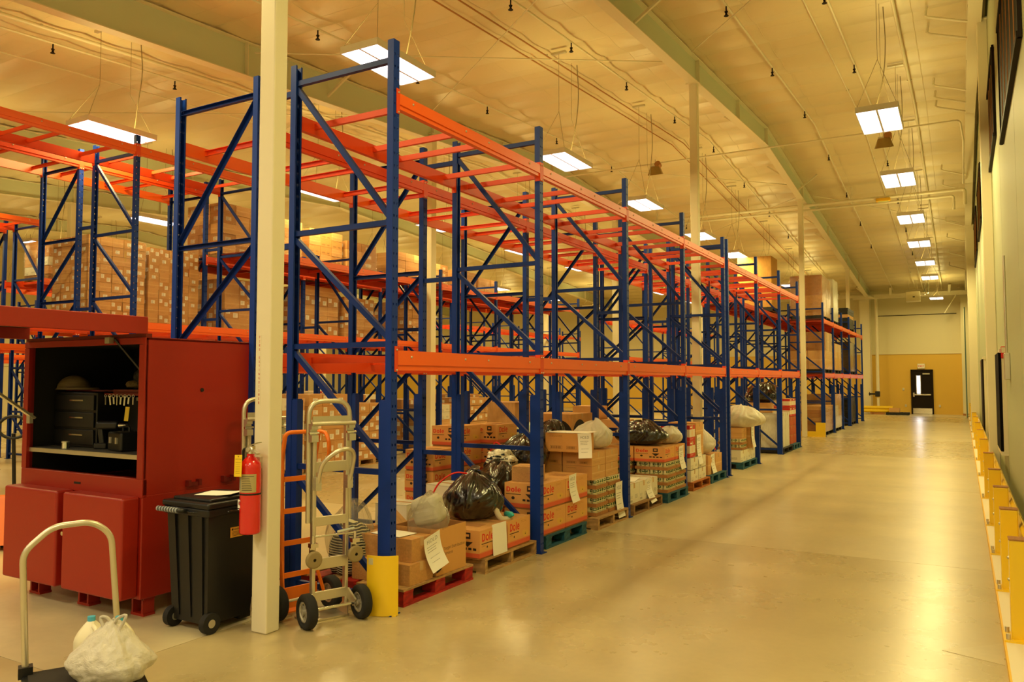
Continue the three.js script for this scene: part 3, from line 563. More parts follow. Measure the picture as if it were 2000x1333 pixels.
// aluminium convertible hand truck; axle along z, toe plate towards -x
function convertibleTruck(pos, ry, label) {
  const t = T('hand_truck', label, 'hand truck', pos, ry), h = 1.67;
  P(t, 'outer_loop', bend([[-.05, .75, .17], [-.06, h, .17], [-.06, h, -.17], [-.05, .75, -.17]], .019, .12, 14), M.alu);
  for (const s of [-1, 1]) {
    P(t, 'side_rail', new RoundedBoxGeometry(.05, 1.42, .03, 2, .008).translate(-.035, .09 + .71, s * .135), M.alu);
    const c = P(t, 'latch_clamp', merge([bx(.075, .14, .05, -.01, 0, 0), bx(.04, .05, .055, .04, -.04, 0), bx(.03, .04, .052, .035, .05, 0)]), M.zinc, [-.03, 1.43, s * .155]); P(c, 'clamp_pin', cyl(.01, .01, .08, 10), M.chrome, [.035, 0, 0], [Math.PI / 2, 0, 0]);
    P(t, 'handle_socket', merge([bx(.05, .1, .045, 0, 0, 0), ...[-.03, 0, .03].map(y => bx(.054, .008, .049, 0, y, 0))]), M.zinc, [.02, 1.05, s * .13]);
    const k = P(t, 'caster_fork', merge([bx(.015, .12, .04, -.02, -.05, 0), bx(.05, .03, .06, 0, .02, 0), cyl(.012, .012, .06, 10).clone().translate(0, .06, 0)]), M.chrome, [.05, .58, s * .17]);
    const w = P(k, 'caster_wheel', C('cast', () => lathe([[.012, -.016], [.05, -.018], [.062, -.012], [.065, 0], [.062, .012], [.05, .018], [.012, .016]], 28).rotateZ(Math.PI / 2)), M.tanRubber, [.015, -.085, 0]);
    wheel(t, 'wheel', .128, .075, [.07, .128, s * .22]);
    P(t, 'axle_bracket', bar([-.03, .2, s * .15], [.07, .128, s * .165], .07, .014, V(0, 0, 1)), M.alu);
  }
  P(t, 'axle', cyl(.011, .011, .44, 12), M.chrome, [.07, .128, 0], [Math.PI / 2, 0, 0]);
  for (const [y, hh] of [[1.17, .08], [.76, .07], [.44, .085], [.2, .07]]) P(t, 'cross_plate', new RoundedBoxGeometry(.02, hh, .27, 1, .004).translate(-.02, y, 0), M.alu);
  P(t, 'cross_bar', cyl(.016, .016, .36, 12), M.alu, [.02, 1.5, 0], [Math.PI / 2, 0, 0]); P(t, 'top_plate', bx(.012, .07, .3, -.03, 1.52, 0), M.alu);
  P(t, 'lock_rod', cyl(.008, .008, .36, 10), M.chrome, [.05, .66, 0], [Math.PI / 2, 0, 0]); P(t, 'lock_lever', bar([.06, .68, -.02], [.1, .7, -.14], .014, .03), M.chrome);
  P(t, 'grip_handle', tube([[.03, 1.06, .13], [.07, 1.2, .11], [.13, 1.29, .03], [.15, 1.31, -.06], [.12, 1.26, -.12], [.06, 1.14, -.135], [.03, 1.06, -.13]], .017, 48, 12), M.alu);
  const toe = P(t, 'toe_plate', bx(.2, .012, .36, -.15, .008, 0), M.alu);
  for (const s of [-1, 1]) P(toe, 'toe_gusset', (() => { const sh = new THREE.Shape(); sh.moveTo(-.25, .012); sh.lineTo(-.04, .012); sh.lineTo(-.04, .16); sh.closePath(); return new THREE.ExtrudeGeometry(sh, { depth: .006, bevelEnabled: false }).translate(0, 0, s * .165); })(), M.alu);
  return t;
}
convertibleTruck([-4.21, 0, -4.56], -.38, 'aluminium convertible hand truck with black tyres standing right of the white column');
convertibleTruck([-5.22, 0, -4.82], -.25, 'aluminium hand truck half hidden behind the black bin and the white column');
// orange two-wheel hand truck
{
  const t = T('hand_truck', 'orange tubular hand truck standing just behind the white column', 'hand truck', [-4.62, 0, -4.62], -.25);
  P(t, 'frame_loop', bend([[0, .1, .13], [0, 1.2, .15], [.05, 1.42, .15], [.05, 1.42, -.15], [0, 1.2, -.15], [0, .1, -.13]], .0165, .05, 12), M.truckOrange);
  for (const y of [.3, .55, .8, 1.05]) P(t, 'cross_strap', bx(.012, .04, .27, .008, y, 0), M.truckOrange);
  P(t, 'grip', tube([[.05, 1.42, -.15], [.12, 1.4, -.17], [.17, 1.3, -.17], [.15, 1.18, -.16], [.02, 1.12, -.15]], .016, 24, 10), M.truckOrange);
  P(t, 'nose_plate', bx(.012, .16, .36, -.005, .12, 0), M.truckOrange); P(t, 'toe_plate', bx(.2, .01, .36, -.1, .006, 0), M.truckOrange);
  for (const s of [-1, 1]) { wheel(t, 'wheel', .13, .08, [.11, .13, s * .24]); P(t, 'wheel_arm', bar([0, .42, s * .14], [.11, .13, s * .18], .03, .012), M.truckOrange); }
  P(t, 'axle', cyl(.011, .011, .5, 12), M.zinc, [.11, .13, 0], [Math.PI / 2, 0, 0]);
}
// platform cart with milk jugs in a bag
{
  const t = T('platform_cart', 'platform cart with bent metal push handle and black deck in front of the red cabinet', 'cart', [-4.04, 0, -2.54], 62.7 * Math.PI / 180);
  P(t, 'deck', new RoundedBoxGeometry(.58, .05, .92, 2, .014).translate(0, .175, 0), M.blackPlastic);
  P(t, 'deck_mat', bx(.52, .004, .86, 0, .202, 0), std(0x241d16, .9));
  P(t, 'push_handle', bend([[-.27, .2, -.43], [-.3, .87, -.43], [-.16, 1.0, -.43], [.04, 1.01, -.43], [.14, .93, -.43], [.2, .2, -.43]], .0175, .06, 14), M.alu);
  for (const s of [-1, 1]) { P(t, 'handle_socket', bx(.07, .06, .07, (s > 0 ? .2 : -.27), .215, -.43), M.blackPlastic); for (const z of [-.36, .36]) { const f = P(t, 'caster_fork', merge([bx(.05, .02, .05, 0, .135, 0), bx(.006, .09, .03, .025, .09, .01), bx(.006, .09, .03, -.025, .09, .01)]), M.zinc, [s * .22, 0, z]); P(f, 'caster_wheel', new THREE.CylinderGeometry(.055, .055, .03, 20).rotateZ(Math.PI / 2), M.blackRubber, [0, .055, 0]); } }
  const jg = (() => { // gallon jug
    const g = new THREE.BoxGeometry(.15, .27, .15, 10, 18, 10), p = g.attributes.position;
    for (let i = 0; i < p.count; i++) { let x = p.getX(i), y = p.getY(i) + .135, z = p.getZ(i); const L = Math.hypot(x, z) || 1, rr = .078, sq = Math.min(1, rr / L * 1.12); x *= sq; z *= sq; if (y > .16) { const k = 1 - Math.pow((y - .16) / .11, 1.6) * .78; x *= k; z *= k; } if (y < .02) { x *= .94; z *= .94; } p.setXYZ(i, x, y, z); }
    g.computeVertexNormals(); return g;
  })();
  const milk = phys(0xf1e9c9, .35, { transmission: .15, thickness: 0 });
  const jugs = [[-4.305, .204, -2.72, .5, 'plastic gallon jug of milk with blue cap, left one in the white bag'], [-4.17, .204, -2.8, .1, 'plastic gallon jug of milk half wrapped by the white bag']];
  for (const [x, y, z, r, l] of jugs) {
    const j = T('milk_jug', l, 'milk jug', [x, y, z], r); P(j, 'jug_body', jg, milk); P(j, 'jug_handle', tube([[.02, .245, .02], [.06, .235, .06], [.07, .16, .07], [.05, .1, .055]], .012, 20, 8), milk);
    P(j, 'cap', cyl(.021, .021, .024, 20), std(0x4aa9c9, .4), [0, .28, 0]); P(j, 'round_dimple', new THREE.TorusGeometry(.035, .004, 8, 24), milk, [0, .1, .0745]);
  }
  const b = T('plastic_bag', 'thin white plastic carrier bag with tied handles on the black cart', 'bag', [-4.1, .204, -2.7], .4);
  const bg = lumpGeo(.23, .3, .19, 81, .28); { const p = bg.attributes.position; for (let i = 0; i < p.count; i++) { const y = p.getY(i) / .31, k = 1 - Math.max(0, y - .3) * .95; p.setX(i, p.getX(i) * Math.max(.12, k) + Math.max(0, y - .4) * .03); p.setZ(i, p.getZ(i) * Math.max(.12, k)); p.setY(i, Math.max(.001, p.getY(i))); } bg.computeVertexNormals(); }
  P(b, 'bag_body', bg, M.bagWhite);
  for (const [s, q] of [[-1, .05], [1, .1]]) P(b, 'tied_handle', tube([[.02, .27, 0], [.02 + s * .03, .32, .01], [.03 + s * .075, .31 + q * .3, .02], [.03 + s * .05, .275, .03]], .009, 16, 6), M.bagWhite);
}
// curved yellow guard at the first post
{
  const g = T('post_guard', 'curved yellow steel post guard at the foot of the first rack upright', 'post guard', [-3.99, 0, -4.93], .45);
  const pts = [], n = 20, r = .26; for (let i = 0; i <= n; i++) { const a = -.5 + i / n * 1.0; pts.push([Math.sin(a) * r, Math.cos(a) * r - r * .6]); }
  const s = new THREE.Shape(); pts.forEach(([x, z], i) => i ? s.lineTo(x, -z) : s.moveTo(x, -z)); [...pts].reverse().forEach(([x, z]) => s.lineTo(x * .965, -(z - .009))); s.closePath();
  const plate = P(g, 'curved_plate', new THREE.ExtrudeGeometry(s, { depth: .46, bevelEnabled: false }).rotateX(-Math.PI / 2), M.yellow, [0, .004, 0], [0, 0, 0]);
  P(g, 'sticker', panelGeo(.04, .05), std(0xcfc79c, .6), [-.09, .42, .088], [0, -.35, 0]);
  P(g, 'base_plate', bx(.22, .008, .12, 0, .004, .03), M.yellow);
}
// ================= GOODS =================
const cardBase = (g, w, h, c = '#c98a4b') => { g.fillStyle = c; g.fillRect(0, 0, w, h); const r = rng(w * 7 + h); for (let i = 0; i < 900; i++) { g.fillStyle = `rgba(${r() > .5 ? '255,220,170' : '90,50,20'},.05)`; g.fillRect(r() * w, r() * h, 2 + r() * 14, 1); } };
const scrib = (g, x, y, w, n, dy, c = '#4a3018', seed = 1, th = 2) => { const r = rng(seed * 77 + 5); g.fillStyle = c; for (let i = 0; i < n; i++) { let q = x; while (q < x + w * (.7 + .3 * r())) { const k = 3 + r() * 9; g.fillRect(q, y + i * dy, Math.min(k, x + w - q), th); q += k + 3; } } };
const barcode = (g, x, y, w, h, c = '#2a1c10') => { const r = rng(x + y); g.fillStyle = c; for (let q = x; q < x + w;) { const k = 1 + Math.floor(r() * 3); g.fillRect(q, y, k, h); q += k + 1 + Math.floor(r() * 3); } };
const TX = {
  label: canvasTex(256, 192, (g, w, h) => { cardBase(g, w, h, '#cd9a5c'); g.fillStyle = '#f2ecdc'; g.fillRect(70, 62, 96, 74); g.fillStyle = '#8d867a'; for (let i = 0; i < 5; i++) g.fillRect(78, 72 + i * 11, 60 - i * 6, 3); barcode(g, 80, 122, 60, 8); scrib(g, 16, 16, 120, 2, 12, '#7a4d22', 3); }),
  label2: canvasTex(256, 192, (g, w, h) => { cardBase(g, w, h, '#c68f50'); g.fillStyle = '#efe8d6'; g.fillRect(20, 20, 74, 84); g.fillRect(150, 84, 84, 88); g.fillStyle = '#99907e'; for (let i = 0; i < 5; i++) { g.fillRect(28, 32 + i * 12, 50 - i * 4, 3); g.fillRect(158, 96 + i * 12, 60 - i * 5, 3); } }),
  plain: canvasTex(256, 192, (g, w, h) => { cardBase(g, w, h, '#d5a264'); g.fillStyle = 'rgba(235,205,150,.45)'; g.fillRect(0, h * .46, w, 14); scrib(g, 30, 130, 150, 3, 12, '#85562a', 8); }),
  mat: canvasTex(256, 192, (g, w, h) => { cardBase(g, w, h, '#d0954f'); scrib(g, 30, 20, 90, 2, 9, '#5d3a18', 4); g.strokeStyle = '#5d3a18'; g.strokeRect(34, 128, 84, 34); barcode(g, 40, 132, 72, 26, '#5d3a18'); g.strokeRect(150, 128, 70, 34); barcode(g, 156, 132, 58, 26, '#5d3a18'); }),
  dole: canvasTex(512, 256, (g, w, h) => {
    cardBase(g, w, h, '#dfa25a'); const gr = '#d8482a'; g.fillStyle = gr; g.globalAlpha = .75; g.fillRect(0, 214, w, 42); g.globalAlpha = .35; g.fillRect(0, 204, w, 10); g.globalAlpha = 1;
    g.fillStyle = '#d61f16'; g.font = 'bold 104px sans-serif'; g.fillText('Dole', 36, 108); g.fillStyle = '#f0b93a'; g.beginPath(); g.arc(141, 74, 12, 0, 7); g.fill();
    g.fillStyle = '#2a1a10'; g.fillRect(36, 126, 210, 8); g.beginPath(); g.arc(140, 168, 11, 0, 7); g.fill(); g.beginPath(); g.arc(400, 168, 11, 0, 7); g.fill();
    g.strokeStyle = '#e2b93f'; g.lineWidth = 7; for (let i = 0; i < 4; i++) { g.beginPath(); g.arc(400, 120, 74 - i * 15, .5, 2.9); g.stroke(); } scrib(g, 40, 144, 70, 2, 10, '#5d3a18', 2); scrib(g, 300, 30, 120, 2, 13, '#a3571f', 6);
  }),
  doleEnd: canvasTex(384, 256, (g, w, h) => {
    cardBase(g, w, h, '#dc9e57'); g.fillStyle = '#d8482a'; g.globalAlpha = .75; g.fillRect(0, 214, w, 42); g.globalAlpha = 1; g.fillStyle = '#d61f16'; g.font = 'bold 74px sans-serif'; g.fillText('Dole', 14, 96); g.fillStyle = '#2a1a10'; g.fillRect(14, 116, 160, 7);
    g.fillRect(236, 24, 62, 60); g.fillStyle = '#dc9e57'; g.fillRect(250, 40, 34, 24); g.fillStyle = '#2a1a10'; for (let i = 0; i < 4; i++) g.fillRect(190 + i * 44, 166, 30, 22); g.beginPath(); g.moveTo(220, 110); g.lineTo(320, 110); g.lineTo(270, 160); g.fill(); g.beginPath(); g.arc(90, 160, 17, 0, 7); g.fill();
  }),
  target: canvasTex(512, 512, (g, w, h) => { cardBase(g, w, h, '#d59b54'); g.fillStyle = '#2b1c12'; g.font = '44px sans-serif'; g.fillText('Target Distribution', 120, 250); g.fillText('Services', 120, 306); g.beginPath(); g.arc(-10, 330, 150, 0, 7); g.fill(); g.fillStyle = '#d59b54'; g.beginPath(); g.arc(-10, 330, 100, 0, 7); g.fill(); g.fillStyle = '#2b1c12'; g.beginPath(); g.arc(-10, 330, 52, 0, 7); g.fill(); }),
  white: canvasTex(384, 256, (g, w, h) => { g.fillStyle = '#e6dfc9'; g.fillRect(0, 0, w, h); scrib(g, 24, 160, 120, 3, 14, '#8b8372', 3, 4); scrib(g, 220, 150, 120, 4, 14, '#6f685b', 5, 5); g.fillStyle = '#cfc7af'; g.fillRect(0, 0, w, 6); g.fillStyle = '#8b8372'; barcode(g, 30, 210, 90, 26, '#6f685b'); }),
  redbox: canvasTex(256, 256, (g, w, h) => { g.fillStyle = '#e8d8c0'; g.fillRect(0, 0, w, h); g.fillStyle = '#c5281f'; g.fillRect(0, 0, w, 66); g.fillRect(0, 190, w, 66); g.fillStyle = '#e9c9a0'; g.beginPath(); g.arc(128, 128, 46, 0, 7); g.fill(); g.fillStyle = '#fff3e0'; g.fillRect(40, 20, 120, 22); scrib(g, 40, 210, 140, 2, 14, '#f0d9c0', 3, 4); }),
  hold: canvasTex(160, 256, (g, w, h) => { g.fillStyle = '#f4f0e4'; g.fillRect(0, 0, w, h); g.fillStyle = '#8d877c'; g.font = '40px sans-serif'; g.textAlign = 'center'; g.fillText('HOLD', w / 2, 56); g.textAlign = 'left'; scrib(g, 26, 80, 104, 3, 18, '#77726a', 4, 4); scrib(g, 34, 160, 90, 2, 34, '#77726a', 9, 3); }),
  canlab: canvasTex(256, 64, (g, w, h) => { g.fillStyle = '#e0d6a6'; g.fillRect(0, 0, w, h); g.fillStyle = '#2d5a2f'; g.fillRect(30, 6, 74, 20); g.fillRect(160, 6, 70, 20); g.fillStyle = '#e9e3c4'; g.fillRect(44, 10, 44, 8); g.fillRect(174, 10, 40, 8); g.fillStyle = '#b9b07a'; g.fillRect(0, 34, w, 6); scrib(g, 36, 46, 60, 2, 8, '#6f7a44', 3, 3); }),
};
for (const k of ['label', 'label2', 'plain', 'mat', 'dole', 'doleEnd', 'white', 'redbox', 'target']) TX[k].wrapS = TX[k].wrapT = THREE.RepeatWrapping;
const MT = {}; for (const k in TX) MT[k] = std(0xffffff, k === 'white' || k === 'redbox' ? .55 : .75, { map: TX[k] });
MT.hold.side = THREE.DoubleSide; MT.hold.roughness = .85;
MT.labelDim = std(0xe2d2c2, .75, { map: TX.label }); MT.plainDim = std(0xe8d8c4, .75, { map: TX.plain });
// box with different prints on ends (x faces), long sides (z faces) and top
const boxGeo = (w, h, d) => C(`bg${w.toFixed(2)},${h.toFixed(2)},${d.toFixed(2)}`, () => new THREE.BoxGeometry(w, h, d).translate(0, h / 2, 0));
function carton(name, label, cat, [x, y, z], w, h, d, ry = 0, o = {}) {
  const side = o.x || o.mat || M.card, front = o.z || o.mat || M.card, top = o.top || M.card, t = T(name, label, cat, [x, y, z], ry, o.group);
  const b = P(t, 'carton_body', boxGeo(w, h - .004, d), [side, side, o.open ? M.cardInside : top, M.cardDark, front, front]); void b;
  if (o.open) {
    for (const [s, ax] of [[1, 0], [-1, 0], [1, 1], [-1, 1]]) P(t, 'flap', ax ? bx(w, .005, d * .42, 0, 0, d * .21) : bx(d, .005, w * .42, 0, 0, w * .21), M.cardPale, ax ? [0, h, s * d / 2] : [s * w / 2, h, 0], ax ? [s > 0 ? .9 : -.9, s > 0 ? 0 : Math.PI, 0].map((v, i) => i === 0 ? .8 : v) : [.75, s > 0 ? Math.PI / 2 : -Math.PI / 2, 0]);
  } else {
    for (const s of [-1, 1]) P(t, 'top_flap', bxc(w, .004, d / 2 - .003), top, [0, h - .002, s * d / 4]);
    if (o.tape !== false) P(t, 'packing_tape', merge([bx(w + .001, .0012, .05, 0, h + .0006, 0), bx(.0012, .07, .05, w / 2 + .0006, h - .035, 0), bx(.0012, .07, .05, -w / 2 - .0006, h - .035, 0)]), M.tape);
  }
  return t;
}
function bananaBox(label, p, ry = 0, o = {}) { // lid telescopes over the tray
  const w = o.w || .4, h = o.h || .25, d = o.d || .5, t = T('banana_box', label, 'box', p, ry, o.group);
  P(t, 'tray', boxGeo(w - .014, h * .4, d - .014), M.cardDark);
  P(t, 'lid', boxGeo(w, h * .94, d), [MT.dole, MT.dole, M.card, M.cardDark, MT.doleEnd, MT.doleEnd], [0, h * .06, 0]);
  P(t, 'lid_opening', bx(w * .42, .004, d * .3, 0, h + .001, 0), M.cardInside);
  return t;
}
// pallets: boards across z on three runners along x
function pallet(label, [x, z], o = {}) {
  const w = o.w || 1.02, d = o.d || 1.2, h = .14, m = o.mat || M.woodRaw, m2 = o.mat2 || m, t = T('pallet', label, 'pallet', [x, o.y || 0, z], o.ry || 0, o.group);
  const n = 7, bw = d / n - .03;
  for (let i = 0; i < n; i++) P(t, 'deck_board', bxc(bw, .018, w), i % 2 ? m : m2, [-d / 2 + bw / 2 + i * (d - bw) / (n - 1), h - .009, (i * 37 % 5 - 2) * .0015]);
  for (const s of [-1, 0, 1]) {
    if (o.blocks) for (const q of [-1, 0, 1]) P(t, 'block', bxc(.14, .085, s ? .13 : .15), m, [q * (d / 2 - .075), .062, s * (w / 2 - .07)]);
    else P(t, 'stringer', bxc(d, .1, .045), m, [0, .07, s * (w / 2 - .024)]);
    if (o.blocks) P(t, 'stringer_board', bxc(d, .018, .13), m, [0, .113, s * (w / 2 - .07)]);
  }
  for (const q of [-1, 0, 1]) P(t, 'bottom_board', bxc(.1, .018, w), m, [q * (d / 2 - .05), .009, 0]);
  return t;
}
function sackGeo(rx, ry, rz, seed, o = {}) { // soft sack: flat below, sagging sides, creases that run up to the gathered top
  const NU = 120, NV = 64, pos = [], uv = [], idx = [], gx = o.gx ?? .1, gz = o.gz ?? -.05;
  for (let j = 0; j <= NV; j++) for (let i = 0; i <= NU; i++) {
    const v = j / NV, th = i / NU * Math.PI * 2, ct = Math.cos(th), st = Math.sin(th);
    // profile: height h(v), radius r(v)
    const a = v * Math.PI, h = .5 - .5 * Math.cos(a), r0 = Math.pow(Math.sin(Math.min(a, Math.PI * .999)), .62) * (1 - .42 * Math.pow(h, 2.2));
    const k = Math.max(0, (h - .35) / .65), w = .55 * noise(ct * 1.3 + seed, st * 1.3, h * 1.8), q = th + w;
    let r = r0 * (1 + .26 * noise(ct * .9 + seed * 1.7, st * .9, h * 1.3 + seed) + .12 * noise(ct * 2.2, st * 2.2 + seed, h * 2.4));
    const fold = (f, s2) => 1 - 2 * Math.abs(noise(Math.cos(q) * f + s2, Math.sin(q) * f, h * .9 + s2));
    r *= 1 + (.05 + .10 * k) * (fold(3.1, seed) - .5) + (.02 + .06 * k) * (fold(6.7, seed + 9) - .5) + .018 * (1 - 2 * Math.abs(noise(ct * 9 + seed, st * 9, h * 5)) - .5);
    const y = h * ry * (1 + .16 * noise(ct + seed, st * 1.1, 3.3) * h);
    pos.push(r * rx * ct + gx * h * h * rx, Math.max(0, y) , r * rz * st + gz * h * h * rz); uv.push(i / NU * 4, v * 2);
  }
  for (let j = 0; j < NV; j++) for (let i = 0; i < NU; i++) { const A = j * (NU + 1) + i, B2 = A + 1, Cc = A + NU + 1, Dd = Cc + 1; idx.push(A, Cc, B2, B2, Cc, Dd); }
  const g = new THREE.BufferGeometry(); g.setAttribute('position', new THREE.Float32BufferAttribute(pos, 3)); g.setAttribute('uv', new THREE.Float32BufferAttribute(uv, 2)); g.setIndex(idx); g.computeVertexNormals();
  const n = g.attributes.normal; for (let j = 0; j <= NV; j++) { const A = j * (NU + 1), B2 = A + NU; const v = V(n.getX(A) + n.getX(B2), n.getY(A) + n.getY(B2), n.getZ(A) + n.getZ(B2)).normalize(); n.setXYZ(A, v.x, v.y, v.z); n.setXYZ(B2, v.x, v.y, v.z); }
  return g;
}
function bagThing(name, label, p, [rx, ry, rz], mat, seed, o = {}) {
  const t = T(name, label, 'bag', p, o.turn || 0, o.group), g = sackGeo(rx, ry, rz, seed, o); P(t, 'bag_body', g, mat);
  if (o.knot) P(t, 'gathered_neck', lathe([[0, -.03], [.04, -.03], [.02, .01], [.018, .02], [.035, .05], [.05, .07], [0, .055]], 14), mat, [.1 * rx, ry * .97, -.05 * rz], [.3, 0, -.25]);
  if (o.tie) P(t, 'red_tie', tube(o.tie, .009, 28, 6), M.redTie);
  return t;
}
function sheet(label, p, w, h, rot, o = {}) { // hanging paper with a slight curl
  const g = new THREE.PlaneGeometry(w, h, 6, 10), a = g.attributes.position; const c = o.curl ?? .03;
  for (let i = 0; i < a.count; i++) { const v = .5 - a.getY(i) / h; a.setZ(i, c * v * v * 1.2 - c * .4 * Math.sin(v * 3.1) + .006 * Math.sin(a.getX(i) / w * 3)); }
  g.translate(0, -h / 2, 0); g.computeVertexNormals();
  const m = shadow(new THREE.Mesh(g, o.blank ? M.paper : MT.hold)); m.name = numbered('paper_notice'); m.position.set(...p); m.rotation.set(...rot); m.userData = { label, category: 'paper' }; scene.add(m); return m;
}
// shallow cardboard trays of cans
const canG = () => C('can', () => merge([cyl(.034, .034, .1, 12).clone().translate(0, .055, 0)])), canL = () => C('canl', () => merge([cyl(.0345, .0345, .006, 12).clone().translate(0, .004, 0), cyl(.0345, .0345, .006, 12).clone().translate(0, .108, 0)]));
function canTray(label, p, nx, nz, ry = 0, group) {
  const t = T('can_tray', label, 'tray of cans', p, ry, group), s = .071, w = nx * s + .012, d = nz * s + .012;
  P(t, 'cardboard_tray', merge([bx(w, .005, d, 0, .003, 0), bx(.004, .045, d, w / 2, .0235, 0), bx(.004, .045, d, -w / 2, .0235, 0), bx(w, .045, .004, 0, .0235, d / 2), bx(w, .045, .004, 0, .0235, -d / 2)]), M.cardDark);
  for (let i = 0; i < nx; i++) for (let j = 0; j < nz; j++) {
    if (i < nx - 1 && i > 0 && j > 0 && j < nz - 1) continue;
    const c = P(t, 'can', canG(), MT.canlab, [(i - (nx - 1) / 2) * s, .006, (j - (nz - 1) / 2) * s], [0, (i * 5 + j * 3) % 6, 0]); P(c, 'can_rims', canL(), M.canLid);
  }
  return t;
}
// stretch-wrapped load of cartons on a pallet, one thing
function wrapped(label, [x, y, z], o) {
  const { nx, ny, nz, w, h, d } = o, t = T('wrapped_load', label, 'wrapped pallet load', [x, y, z], o.ry || 0), r = rng(o.seed || 1), cw = w / nx, ch = h / ny, cd = d / nz, b = o.pallet === false ? 0 : .13;
  if (b) P(t, 'pallet', C(`mp${w}${d}`, () => merge([...Array.from({ length: 6 }, (_, i) => bx(w / 6 - .025, .018, d, -w / 2 + w / 12 + i * w / 6, .121, 0)), ...[-1, 0, 1].map(s => bx(w, .095, .09, 0, .065, s * (d / 2 - .05))), ...[-1, 1].map(s => bx(.1, .018, d, s * (w / 2 - .05), .009, 0))])), o.pm || M.woodRaw);
  const mats = o.mats || [MT.label, MT.label, MT.label2, MT.plain];
  for (let k = 0; k < ny; k++) for (let i = 0; i < nx; i++) for (let j = 0; j < nz; j++) {
    if (i > 0 && i < nx - 1 && j > 0 && j < nz - 1 && k < ny - 1) continue;
    P(t, 'carton', boxGeo(cw - .006, ch - .004, cd - .006), mats[Math.floor(r() * mats.length)], [-w / 2 + cw * (i + .5) + (r() - .5) * .012, b + k * ch, -d / 2 + cd * (j + .5) + (r() - .5) * .012], [0, (r() - .5) * .02 + (o.flip && k % 2 ? Math.PI : 0), 0]);
  }
  if (o.film !== false) {
    const g = C(`film${w}${h}${d}`, () => {
      const q = new THREE.BoxGeometry(w + .03, h - .02, d + .03, 12, 16, 12), p = q.attributes.position, n = q.attributes.normal, idx = q.index.array, keep = [];
      for (let i = 0; i < p.count; i++) { const k = Math.abs(noise(p.getX(i) * 5, p.getY(i) * 9, p.getZ(i) * 5)) * .016; p.setXYZ(i, p.getX(i) + Math.sign(p.getX(i)) * (Math.abs(n.getX(i)) > .5 ? k : 0), p.getY(i), p.getZ(i) + Math.sign(p.getZ(i)) * (Math.abs(n.getZ(i)) > .5 ? k : 0)); }
      for (let i = 0; i < idx.length; i += 3) if (Math.abs(n.getY(idx[i])) < .5) keep.push(idx[i], idx[i + 1], idx[i + 2]);
      const uv = q.attributes.uv; for (let i = 0; i < uv.count; i++) uv.setXY(i, uv.getX(i) * 1.1, uv.getY(i) * h * 1.6);
      q.setIndex(keep); q.computeVertexNormals(); q.translate(0, b + h / 2 - .01, 0); return q;
    });
    P(t, 'stretch_wrap', g, M.film);
  }
  for (const s of o.signs || []) P(t, 'paper_sign', panelGeo(s.w, s.h), s.mat || MT.hold, [s.x, b + s.y, s.z], [0, s.ry || 0, s.rz || 0]);
  return t;
}
// ================= GOODS ON THE FLOOR UNDER THE NEAREST RUN =================
const PT = .142; // top of a pallet
// --- pallet A (red)
pallet('bright red wooden pallet at the foot of the first rack upright', [-4.55, -5.64], { mat: M.woodRed, mat2: M.woodRaw, blocks: true, w: 1.04 });
carton('carton', 'brown carton at the near corner of the red pallet, under another one', 'box', [-4.27, PT, -5.38], .6, .17, .34, .03, { mat: M.card });
carton('carton', 'brown carton under a white sheet, near corner of the red pallet', 'box', [-4.29, PT + .172, -5.44], .58, .19, .28, -.02, { mat: M.card });
TM('paper_sheet', 'white paper lying on the top carton of the red pallet', 'paper', bxc(.34, .003, .22), M.paper, [-4.3, PT + .369, -5.43], -.1);
sheet('white HOLD notice hanging over the corner of the cartons on the red pallet', [-3.945, .52, -5.5], .22, .3, [-.05, Math.PI / 2, .3], { curl: .04 });
{
  const t = T('open_carton', 'large open brown carton printed with a black ring and two words on the red pallet', 'box', [-4.2, PT, -5.83], 0), w = .46, h = .4, d = .46, k = .006;
  P(t, 'carton_side', bx(k, h, d, w / 2, h / 2, 0), [MT.target, M.cardInside, M.card, M.card, M.card, M.card]);
  const uv = t.children[0].geometry.attributes.uv; for (let i = 0; i < 4; i++) uv.setXY(i, i % 2, i < 2 ? 1 : 0);
  P(t, 'carton_side', bx(k, h, d, -w / 2, h / 2, 0), M.cardInside); P(t, 'carton_side', bx(w, h, k, 0, h / 2, d / 2), M.card); P(t, 'carton_side', bx(w, h, k, 0, h / 2, -d / 2), M.cardInside); P(t, 'carton_bottom', bx(w, k, d, 0, k / 2, 0), M.cardInside);
  P(t, 'flap', bar([-w / 2, h, 0], [-w / 2 - .12, h + .1, 0], .005, d, V(0, 0, 1)), M.cardPale);
}
bagThing('clear_bag', 'clear plastic bag of quilted stuff lying in the open carton with the black ring', [-4.16, .44, -5.72], [.22, .38, .19], M.bagClear, 91, { rough: .35, knot: false });
TM('quilted_bedding', 'folded quilted white bedding inside the clear bag on the open carton', 'bedding', new RoundedBoxGeometry(.27, .25, .2, 4, .06).rotateZ(.25).rotateX(.1), std(0xe4dcc2, .8, { bumpMap: rep(wrink, 6, 6), bumpScale: .02 }), [-4.14, .68, -5.72], .2);
carton('white_carton', 'white carton at the back of the red pallet beside the striped bag', 'box', [-4.62, .49, -5.92], .34, .2, .3, .1, { mat: MT.white, top: M.whiteCard });
carton('carton', 'brown open-topped carton carrying the white carton on the red pallet', 'box', [-4.66, PT, -5.93], .4, .34, .4, 0, { mat: MT.plain });
bagThing('clear_bag', 'clear plastic bag of black and white striped cloth on the back of the red pallet', [-4.72, PT, -5.36], [.26, .62, .2], M.bagClear, 95, { rough: .3 });
